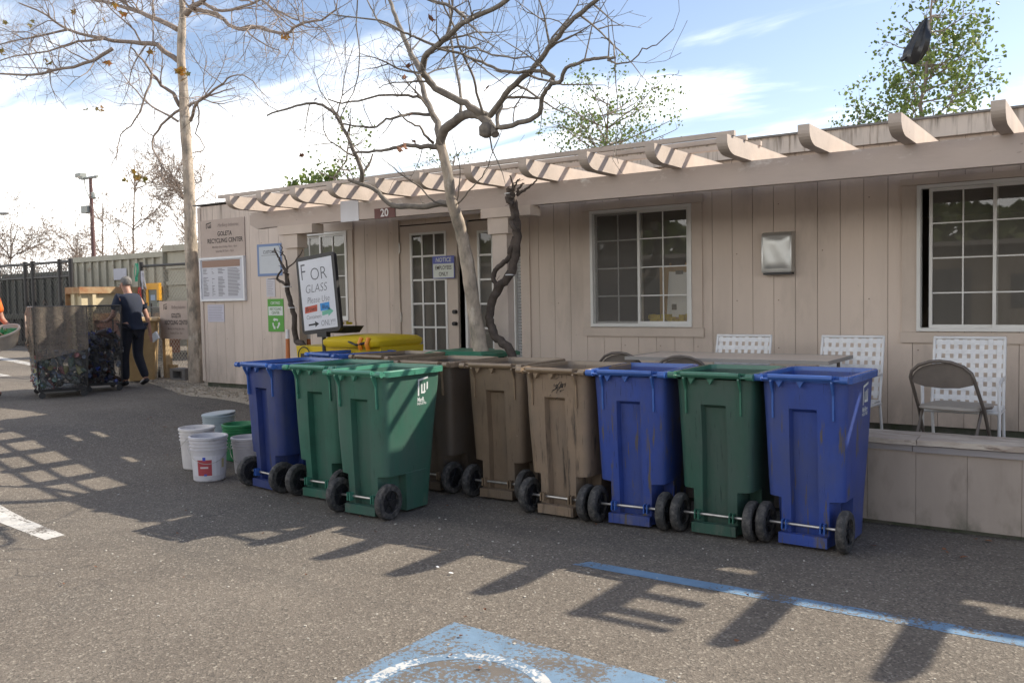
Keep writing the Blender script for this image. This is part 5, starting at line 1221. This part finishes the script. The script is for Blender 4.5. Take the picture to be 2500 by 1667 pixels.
# crates by the fence sign
t_ = thing('wooden_crate', 'small wooden crate and pallet board beside the sycamore trunk', 'crate', (-13.1, 9.05, .30)); M_rw = mat('pallet_wood', (.42, .30, .16), .8, var=.2, vscale=7)
mb = MB(); mb.box((-.30, 0, 0), (-.20, .1, .55)); mb.box((-.30, 0, 0), (.40, .03, .06)); mb.box((-.30, .0, .18), (.05, .03, .26)); mb.box((-.19, .04, .08), (.4, .07, .16)); mb.build('slat', M_rw, t_)
t_ = thing('concrete_block', 'grey hollow concrete block at the foot of the tall sycamore', 'block', (-12.75, 8.85, .32)); mb = MB()
mb.box((-.2, 0, 0), (-.12, .2, .2)); mb.box((.12, 0, 0), (.2, .2, .2)); mb.box((-.12, 0, .16), (.12, .2, .2)); mb.box((-.12, 0, 0), (.12, .2, .04)); mb.box((-.12, .12, .04), (.12, .2, .16)); mb.build('block', mat('block_grey', (.15, .14, .13), .9, var=.15), t_)
# tan bin behind the man
bt = thing('wheeled_bin', 'tan wheeled bin standing in sun beside the man at the far fence', 'wheeled bin', (-13.55, 8.75, .30), radians(50))
mt = mat('tan_plastic', (.44, .30, .14), .5, var=.1); mb = MB(); mb.loft([rr(.20, .22, .02, .04), rr(.26, .29, .98, .05)]); mb.build('body', mt, bt, smooth=30)
mb = MB(); mb.loft([rr(.29, .33, .985, .05), rr(.30, .34, 1.01, .05), rr(.28, .31, 1.05, .05), rr(.1, .12, 1.07, .05)]); mb.build('lid', mt, bt, smooth=40)
mb = MB(); mb.tube([(-.2, .3, .98), (.2, .3, .98)], .018, 8); mb.build('handle_bar', mt, bt)
for sx in (-1, 1): mb = MB(); mb.tube([(sx*.24-.02, .24, .11), (sx*.24+.02, .24, .11)], .11, 16); mb.build('wheel', M_rubber, bt, smooth=40)
# floodlight pole
fl = thing('floodlight_pole', 'dark pole with camera arm and floodlights above the containers', 'light pole', (-30.6, 18, .3))
mb = MB(); mb.tube([(0, 0, 0), (0, 0, 5.85)], [.10, .06], 10); mb.build('pole', mat('pole_maroon', (.10, .045, .04), .5), fl, smooth=50)
mb = MB(); mb.tube([(-.55, 0, 5.85), (.45, 0, 5.85)], .05, 8); mb.box((-.62, -.1, 5.82), (-.35, .1, 5.92)); mb.box((-.8, -.12, 5.9), (-.45, .12, 6.05)); mb.tube([(-.4, 0, 5.8), (-.35, 0, 5.5), (-.1, 0, 5.1)], .02, 6); mb.box((-.45, -.15, 4.6), (-.05, .1, 4.85)); mb.tube([(.1, 0, 5.3), (.18, 0, 5.1)], .07, 8); mb.build('lamp_head', mat('lamp_grey', (.25, .27, .25), .5), fl)
lmp = thing('street_lamp', 'grey street lamp head reaching in at the left edge', 'street lamp', (-39.2, 18, .3)); mb = MB(); mb.tube([(0, 0, 0), (0, 0, 4.9), (.6, 0, 5.05), (1.9, 0, 5.02)], .06, 8); mb.build('pole', M_steel, lmp, smooth=50)
mb = MB(); mb.lathe([(.01, -.05), (.20, -.03), (.22, .02), (.01, .08)], 12, (0, 0, 0)); mb.xf(lambda p: (p[0]*1.8+2.2, p[1], p[2]+5.0)); mb.build('lamp_head', mat('lamp_head', (.5, .5, .5), .5), lmp, smooth=50)
def bare_tree(label, x, y, h_, w, seed, nb=16, up=.4, r0=.08):
    T = Tree(seed, .007); b = Vector((x, y, .3)); top = b+Vector((.3, 0, h_)); q, r_ = T.limb([b, b.lerp(top, .4)+Vector((T.r.uniform(-.2, .2), 0, 0)), top], r0, .02, True, 7, .03)
    for i in range(nb):
        k = T.r.randint(int(len(q)*.3), len(q)-2); p = q[k]; a = T.r.uniform(0, 2*pi); ww = w*T.r.uniform(.5, 1); e = p+Vector((cos(a)*ww, sin(a)*ww, ww*T.r.uniform(.4, 1.3)))
        bq, br_ = T.limb([p, p.lerp(e, .5)+Vector((0, 0, .1)), e], .03, .010, n=5, jit=.05); T.twigs(bq, br_, 4.2, 1.15, 3, up)
    t_ = thing('bare_tree', label, 'tree', tuple(b), group='bare trees beyond the containers'); T.tr.build('trunk', M_twig, t_, offset=b); T.br.build('branches', M_twig, t_, offset=b)
bare_tree('thin upright bare tree right of the floodlight pole', -37.5, 24, 7.6, 1.6, 1, 14, .7)
bare_tree('twiggy rounded bare tree left of the tall sycamore trunk', -33.5, 24, 6.3, 2.2, 2, 22, .2)
bare_tree('sparse bare tree left of the floodlight pole', -41.0, 24.5, 6.2, 1.6, 4, 12, .6)
bare_tree('low bare tree at the far left edge', -50.0, 24.5, 4.6, 2.6, 6, 22, .1)
bare_tree('bare tree top between the left edge and the floodlight pole', -46.0, 26, 4.8, 2.0, 9, 16, .1)

# ------------------------------------------------------------ netting carts
M_net = netting('brown_netting', (.17, .14, .11), .66, 14, .14); M_netc = netting('dark_netting', (.07, .065, .06), .42, 50); M_cloth = mat('canvas', (.19, .145, .10), .9, var=.2, vscale=4, bump=.3, bscale=15)
def cart(label, cx, cy, ang, a, b, h_, colors, nb, seed, cloth, stufflabel):
    t_ = thing('mesh_cart', label, 'cart', (cx, cy, .30), ang, 'tall mesh sided recycling carts pushed by the man'); rnd = random.Random(seed)
    mb = MB()
    for sx in (-1, 1):
        for sy in (-1, 1): mb.tube([(sx*a*.92, sy*b*.92, .10), (sx*a, sy*b, h_)], .012, 6)
    for z, f in ((.12, .92), (h_, 1.), ):
        c = [(sx*a*f, sy*b*f, z) for sx, sy in ((-1, -1), (1, -1), (1, 1), (-1, 1))]
        for i in range(4): mb.tube([c[i], c[(i+1) % 4]], .012, 6)
    mb.tube([(0, -b, h_), (0, -b*.92, .12)], .008, 6); mb.build('frame', M_iron, t_, smooth=50)
    mb = MB(); mb.box((-a*.9, -b*.9, .09), (a*.9, b*.9, .12)); mb.build('base', M_black, t_)
    for sx in (-1, 1):
        for sy in (-1, 1): mb = MB(); mb.tube([(sx*a*.8-.02, sy*b*.8, .045), (sx*a*.8+.02, sy*b*.8, .045)], .045, 10); mb.build('caster', M_black, t_, smooth=40)
    mb = MB(); n_ = 14
    def wall(p, q, z0, z1, wob):
        V = []
        for i in range(n_+1):
            for j in range(9):
                u = i/n_; v = j/8; pt = Vector(p).lerp(Vector(q), u); z = z0+(z1-z0)*v; o = wob*noise.noise(Vector((u*4, v*3, seed+p[0]*3)))
                V.append((pt.x*(.93+.07*v)+o, pt.y*(.93+.07*v)+o, z))
        mb.add(V, [(i*9+j, (i+1)*9+j, (i+1)*9+j+1, i*9+j+1) for i in range(n_) for j in range(8)])
    c = [(-a, -b, 0), (a, -b, 0), (a, b, 0), (-a, b, 0)]
    for i in range(4): wall(c[i], c[(i+1) % 4], .12, h_, .05)
    mb.build('netting', M_netc, t_, smooth=60)
    if cloth:
        mb = MB()
        V = []
        for i in range(25):
            for j in range(9):
                u = i/24; v = j/8; x = -a+2*a*u; hang = .52+.12*sin(u*7)+(.25 if u > .55 else 0)
                wn_ = noise.noise(Vector((u*7, v*3, seed)))*.07; V.append((x*.99, -b*(1.02)-.02*sin(u*30)*v-.02+wn_*v, h_-hang*v*(1+.12*noise.noise(Vector((u*9, 1, 2))))))
        mb.add(V, [(i*9+j, (i+1)*9+j, (i+1)*9+j+1, i*9+j+1) for i in range(24) for j in range(8)])
        V = []
        for i in range(15):
            for j in range(9):
                u = i/14; v = j/8; V.append((a*1.02+.02+.015*sin(u*20), -b+2*b*u, h_-(.75-.15*u)*v))
        mb.add(V, [(i*9+j, (i+1)*9+j, (i+1)*9+j+1, i*9+j+1) for i in range(14) for j in range(8)])
        mb.build('cloth', M_net, t_, smooth=60)
        mb = MB(); mb.tube([(-a-.02, -b, h_), (-a-.12, -b-.03, h_-.12), (-a-.06, -b-.03, h_-.3), (-a-.12, -b-.03, h_-.45)], .012, 5); mb.build('rope', mat('rope', (.45, .35, .28), .9), t_)
    # contents: bottles, one heap
    mats = [mat('bottle_colour', c_, .25) for c_ in colors]; mb = MB(); top = .62 if cloth else .88
    for i in range(nb):
        mb.mi = rnd.randrange(len(mats)); p = Vector((rnd.uniform(-a*.82, a*.82), rnd.choice([rnd.uniform(-b*.85, b*.85), -b*.84, ]), rnd.uniform(.16, top)))
        if rnd.random() < .3: p.x = a*.82
        ax = Vector((rnd.gauss(0, 1), rnd.gauss(0, 1)*.6, rnd.gauss(0, .8))).normalized(); l_ = rnd.uniform(.10, .17); r_ = rnd.uniform(.028, .042)
        mb.tube([p-ax*l_/2, p+ax*l_*.2, p+ax*l_*.42, p+ax*l_*.6], [r_, r_, r_*.4, r_*.35], 7)
    o = mb.build('bottles', mats, smooth=50); o.location = (cx, cy, .30); o.rotation_euler = (0, 0, ang); tag(o, stufflabel, 'bottles', kind='stuff')
ang = atan2(.40, -.92)
cart('mesh cart draped with tan canvas at the left with mixed bottles', -12.66, 6.85, ang+pi, .56, .33, 1.27, [(.25, .26, .25), (.12, .18, .13), (.30, .34, .36), (.15, .2, .3), (.35, .33, .15), (.28, .12, .12), (.3, .3, .28), (.2, .22, .2), (.14, .14, .13)], 230, 3, True, 'mixed plastic bottles filling the lower half of the canvas draped cart')
cart('mesh cart packed with dark bottles just left of the man', -12.80, 7.56, ang+pi, .42, .26, 1.27, [(.012, .012, .014), (.015, .02, .05), (.02, .018, .015), (.03, .05, .22), (.2, .22, .25), (.02, .025, .03), (.05, .02, .015)], 330, 8, False, 'dark bottles packed in the cart beside the man')

# ------------------------------------------------------------ people
def skin_body(name, joints, edges, matl, parent, sub=2, root=0):
    me = bpy.data.meshes.new(name); me.from_pydata([j[0] for j in joints], edges, []); ob = bpy.data.objects.new(name, me); COL.objects.link(ob)
    sk = ob.modifiers.new('s', 'SKIN'); sk.use_smooth_shade = True
    for i, j in enumerate(joints):
        v = me.skin_vertices[0].data[i]; r_ = j[1]; v.radius = r_ if isinstance(r_, tuple) else (r_, r_); v.use_root = (i == root)
    sb = ob.modifiers.new('b', 'SUBSURF'); sb.levels = sub; sb.render_levels = sub
    bpy.context.view_layer.update(); dg = bpy.context.evaluated_depsgraph_get(); m2 = bpy.data.meshes.new_from_object(ob.evaluated_get(dg)); bpy.data.objects.remove(ob)
    m2.materials.clear(); m2.materials.append(matl); m2.polygons.foreach_set('use_smooth', [True]*len(m2.polygons))
    o = bpy.data.objects.new(name, m2); COL.objects.link(o); o.parent = parent; return o
M_skin = mat('skin', (.36, .19, .13), .55, var=.08, vscale=12); M_hair = mat('grey_hair', (.17, .16, .15), .8, var=.3, vscale=60, bump=.5, bscale=90)
def person(label, loc, rz, J, shirt, pants, hair=None, extras=None):
    """J: joint dict, local frame: faces +X, left is +Y"""
    t_ = thing('person', label, 'person', loc, rz)
    V = lambda k: Vector(J[k])
    jn = [(V('pelvis'), (.11, .13)), (V('chest'), (.11, .145)), (V('neck'), .055), (V('head'), (.078, .070)), (V('crown'), (.070, .066)),
          (V('shl'), .055), (V('ell'), .040), (V('wrl'), .027), (V('shr'), .055), (V('elr'), .040), (V('wrr'), .027),
          (V('hpl'), .085), (V('knl'), .058), (V('anl'), .038), (V('hpr'), .085), (V('knr'), .058), (V('anr'), .038), (V('toel'), .032), (V('toer'), .032)]
    E = [(0, 1), (1, 2), (2, 3), (3, 4), (1, 5), (5, 6), (6, 7), (1, 8), (8, 9), (9, 10), (0, 11), (11, 12), (12, 13), (0, 14), (14, 15), (15, 16), (13, 17), (16, 18)]
    # hands: palm and five fingers each
    for wk, hk in ((7, 'hdl'), (10, 'hdr')):
        w = jn[wk][0]; d = (V(hk)-w).normalized(); n_ = d.cross(Vector((0, 0, 1))); n_ = n_.normalized() if n_.length > .2 else Vector((0, 1, 0)); k = len(jn)
        jn.append((w+d*.05, (.030, .018))); E.append((wk, k))
        for f in range(4):
            b = w+d*.09+n_*(f-1.5)*.018; c = b+d*(.045-.004*abs(f-1.3))+Vector((0, 0, -.012)); e = c+d*.025+Vector((0, 0, -.018)); q = len(jn)
            jn += [(b, .009), (c, .008), (e, .007)]; E += [(k, q), (q, q+1), (q+1, q+2)]
        q = len(jn); b = w+d*.045+n_*.034; jn += [(b, .010), (b+d*.035+n_*.012, .008)]; E += [(k, q), (q, q+1)]
    skin_body('body', jn, E, M_skin, t_, 2)
    g = .016
    sj = [(V('waist'), (.135, .165)), (V('chest'), (.135, .172)), (V('chest').lerp(V('neck'), .62), (.085, .12)), (V('shl'), .095), (V('shl').lerp(V('ell'), .72), .068), (V('shr'), .095), (V('shr').lerp(V('elr'), .72), .068), (V('pelvis')+Vector((0, 0, -.03)), (.135, .16))]
    skin_body('shirt', sj, [(0, 1), (1, 2), (1, 3), (3, 4), (1, 5), (5, 6), (0, 7)], shirt, t_, 2)
    pj = [(V('pelvis')+Vector((0, 0, .03)), (.125, .155)), (V('hpl'), .105), (V('knl'), .080), (V('anl')+Vector((0, 0, .01)), .062), (V('hpr'), .105), (V('knr'), .080), (V('anr')+Vector((0, 0, .01)), .062)]
    skin_body('trousers', pj, [(0, 1), (1, 2), (2, 3), (0, 4), (4, 5), (5, 6)], pants, t_, 2)
    for a_, t2_ in (('anl', 'toel'), ('anr', 'toer')):
        A_ = V(a_); B_ = V(t2_); skin_body('shoe', [(A_+(A_-B_).normalized()*.05+Vector((0, 0, -.03)), .042), (A_.lerp(B_, .5)+Vector((0, 0, -.015)), .045), (B_, .040)], [(0, 1), (1, 2)], M_black, t_, 2)
    H_ = V('head'); C_ = V('crown'); fd = (Vector((J['face']))).normalized()
    mb = MB(); mid = H_.lerp(C_, .5)
    lt = Vector((0, 0, 1)).cross(fd).normalized()
    for s_ in (-1, 1):   # eyes, ears
        e = mid+fd*.088+lt*s_*.028+Vector((0, 0, -.005)); mb.mi = 0; mb.lathe([(.001, -.008), (.010, 0), (.001, .008)], 8, tuple(e))
    mb.build('eyes', M_ink, t_)
    mb = MB(); n0 = mid+fd*.085+Vector((0, 0, -.01)); mb.loft([[n0+Vector((0, 0, .015))+lt*.004, n0+Vector((0, 0, .015))-lt*.004, n0+fd*.004+Vector((0, 0, .014))], [n0+Vector((0, 0, -.03))+lt*.014, n0+Vector((0, 0, -.03))-lt*.014, n0+fd*.026+Vector((0, 0, -.026))]])
    for s_ in (-1, 1): mb.obox(mid+lt*s_*.080+Vector((0, 0, -.012)), (.030, .014, .050), Matrix.Rotation(atan2(fd.y, fd.x), 3, 'Z'))
    mb.build('nose_and_ears', M_skin, t_)
    mb = MB(); mb.obox(mid+fd*.083+Vector((0, 0, -.062)), (.010, .040, .008), Matrix.Rotation(atan2(fd.y, fd.x), 3, 'Z')); mb.build('mouth', mat('lips', (.25, .09, .07), .6), t_)
    if hair:
        mb = MB(); secs = []; hc = mid-fd*.012+Vector((0, 0, .018))
        for i in range(9):
            ph = radians(-28+118*i/8); r_ = .094*cos(ph); z = .100*sin(ph)
            secs.append([hc+fd*cos(2*pi*k/18)*r_*(1.04 if ph > .3 or cos(2*pi*k/18) < .2 else .80)+lt*sin(2*pi*k/18)*r_*.90+Vector((0, 0, z+(.03 if (cos(2*pi*k/18) > .5 and ph < .3) else 0))) for k in range(18)])
        mb.loft(secs); mb.build('hair', hair, t_, smooth=60)
    return t_
M_navy = mat('navy_polo', (.009, .015, .033), .85, var=.15, vscale=7, bump=.3, bscale=12); M_jean = mat('dark_denim', (.014, .016, .026), .85, var=.25, vscale=6, bump=.3, bscale=14)
# the man faces away to the left, pushing the cart: facing direction +X local -> world direction (-.80,-.45)...
JM = dict(pelvis=(-.02, 0, .93), waist=(-.01, 0, 1.03), chest=(.03, 0, 1.28), neck=(.06, 0, 1.47), head=(.11, 0, 1.57), crown=(.115, 0, 1.645), face=(1, .25, -.15),
          shl=(.05, .185, 1.38), ell=(.13, .24, 1.10), wrl=(.33, .20, 1.02), hdl=(.42, .18, 1.03),
          shr=(.03, -.185, 1.38), elr=(-.05, -.25, 1.10), wrr=(-.10, -.26, .86), hdr=(-.12, -.26, .77),
          hpl=(-.01, .095, .88), knl=(.08, .10, .50), anl=(.06, .10, .08), toel=(.22, .11, .035),
          hpr=(-.02, -.095, .88), knr=(.0, -.09, .48), anr=(-.17, -.09, .11), toer=(-.05, -.09, .035))
man = person('man in navy polo shirt and dark trousers pushing a cart of bottles', (-12.82, 8.12, .30), atan2(-.15, -1.0), JM, M_navy, M_jean, M_hair)
mb = MB(); mb.obox((-.17, -.29, .76), (.15, .03, .12), Matrix.Rotation(.5, 3, 'Y')); o = mb.build('paper', M_paper); o.parent = None
o.matrix_world = Matrix.Translation((-12.82, 8.12, .30)) @ Matrix.Rotation(atan2(-.15, -1.0), 4, 'Z'); tag(o, 'folded white paper held in the right hand of the man', 'paper')
M_hv = mat('orange_vest', (.85, .17, .02), .7, var=.08); M_hat = mat('hard_hat', (.70, .78, .76), .35)
JW = dict(pelvis=(0, 0, .93), waist=(0, 0, 1.03), chest=(.04, 0, 1.30), neck=(.06, 0, 1.48), head=(.10, 0, 1.57), crown=(.10, 0, 1.64), face=(1, 0, -.2),
          shl=(.04, .19, 1.38), ell=(.10, .24, 1.10), wrl=(.32, .20, .95), hdl=(.40, .16, .93), shr=(.04, -.19, 1.38), elr=(.10, -.24, 1.10), wrr=(.32, -.18, .95), hdr=(.40, -.14, .93),
          hpl=(0, .095, .88), knl=(.05, .10, .48), anl=(.0, .10, .08), toel=(.15, .11, .035), hpr=(0, -.095, .88), knr=(.10, -.09, .50), anr=(.14, -.09, .08), toer=(.29, -.09, .035))
wk = person('worker in orange vest and white hard hat entering at the left edge', (-13.36, 6.16, .30), .35, JW, M_hv, M_jean)
mb = MB(); mb.lathe([(.125, 0), (.13, .005), (.118, .02), (.108, .07), (.075, .12), (.02, .142)], 20, (.10, 0, 1.625)); mb.box((.20, -.06, 1.622), (.27, .06, 1.630)); mb.build('hard_hat', M_hat, wk, smooth=50)
bk = thing('bushel_basket', 'round white basket of green bottles carried by the worker at the left edge', 'basket', (-12.98, 6.28, 1.02))
mb = MB(); mb.lathe([(.15, 0), (.24, .22), (.255, .22), (.255, .245), (.235, .245), (.145, .01)], 24); mb.build('body', mat('basket_wall', (.40, .36, .32), .5, var=.15), bk, smooth=40)
mb = MB(); random.seed(8)
for i in range(16): a = random.random()*6.3; q = random.random()*.15; p = Vector((q*cos(a), q*sin(a), .19+random.random()*.04)); ax = Vector((random.gauss(0, 1), random.gauss(0, 1), .3)).normalized(); mb.tube([p-ax*.07, p+ax*.02, p+ax*.05, p+ax*.08], [.03, .03, .012, .012], 7)
mb.build('bottles', mat('green_glass', (.02, .16, .04), .2), bk, smooth=50)
bk.rotation_euler = (.35, .15, 0)

# ------------------------------------------------------------ across the lot, behind the viewer (seen mirrored in the panes)
ob_ = thing('storage_shed', 'long beige shed across the lot', 'building', (0, -16, 0)); mb = MB(); mb.box((-55, -2, 0), (14, 2, 2.9)); mb.build('wall', mat('shed_paint', (.15, .128, .105), .8, var=.3, vscale=.6), ob_)
mb = MB()
for q in range(-50, 12, 5): mb.box((q, 2.001, .1), (q+1.1, 2.04, 2.2)); mb.box((q+2.2, 2.001, 1.0), (q+3.8, 2.04, 2.0))
mb.build('door', mat('shed_door', (.05, .05, .05), .6), ob_)
mb = MB(); mb.box((-55.3, -2.3, 2.9), (14.3, 2.3, 3.05)); mb.build('roof', M_roof, ob_)
random.seed(77); mb = MB(); rr_ = random.Random(2)
for cx in range(-70, 20, 4):
    for _ in range(420):
        a = Vector([rr_.gauss(0, 1) for _ in range(3)]).normalized()*2.6; p = Vector((cx+a.x*1.1+rr_.uniform(-.6, .6), -22+a.y*.8, 2.6+a.z*.85)); n_ = Vector([rr_.gauss(0, 1) for _ in range(3)]).normalized(); u = n_.orthogonal().normalized()*.30; v = n_.cross(u)
        mb.add([p-u-v, p+u-v, p+u+v, p-u+v], [(0, 1, 2, 3)])
tag(mb.build('far_trees', M_leafd), 'belt of dark trees across the lot', kind='stuff')
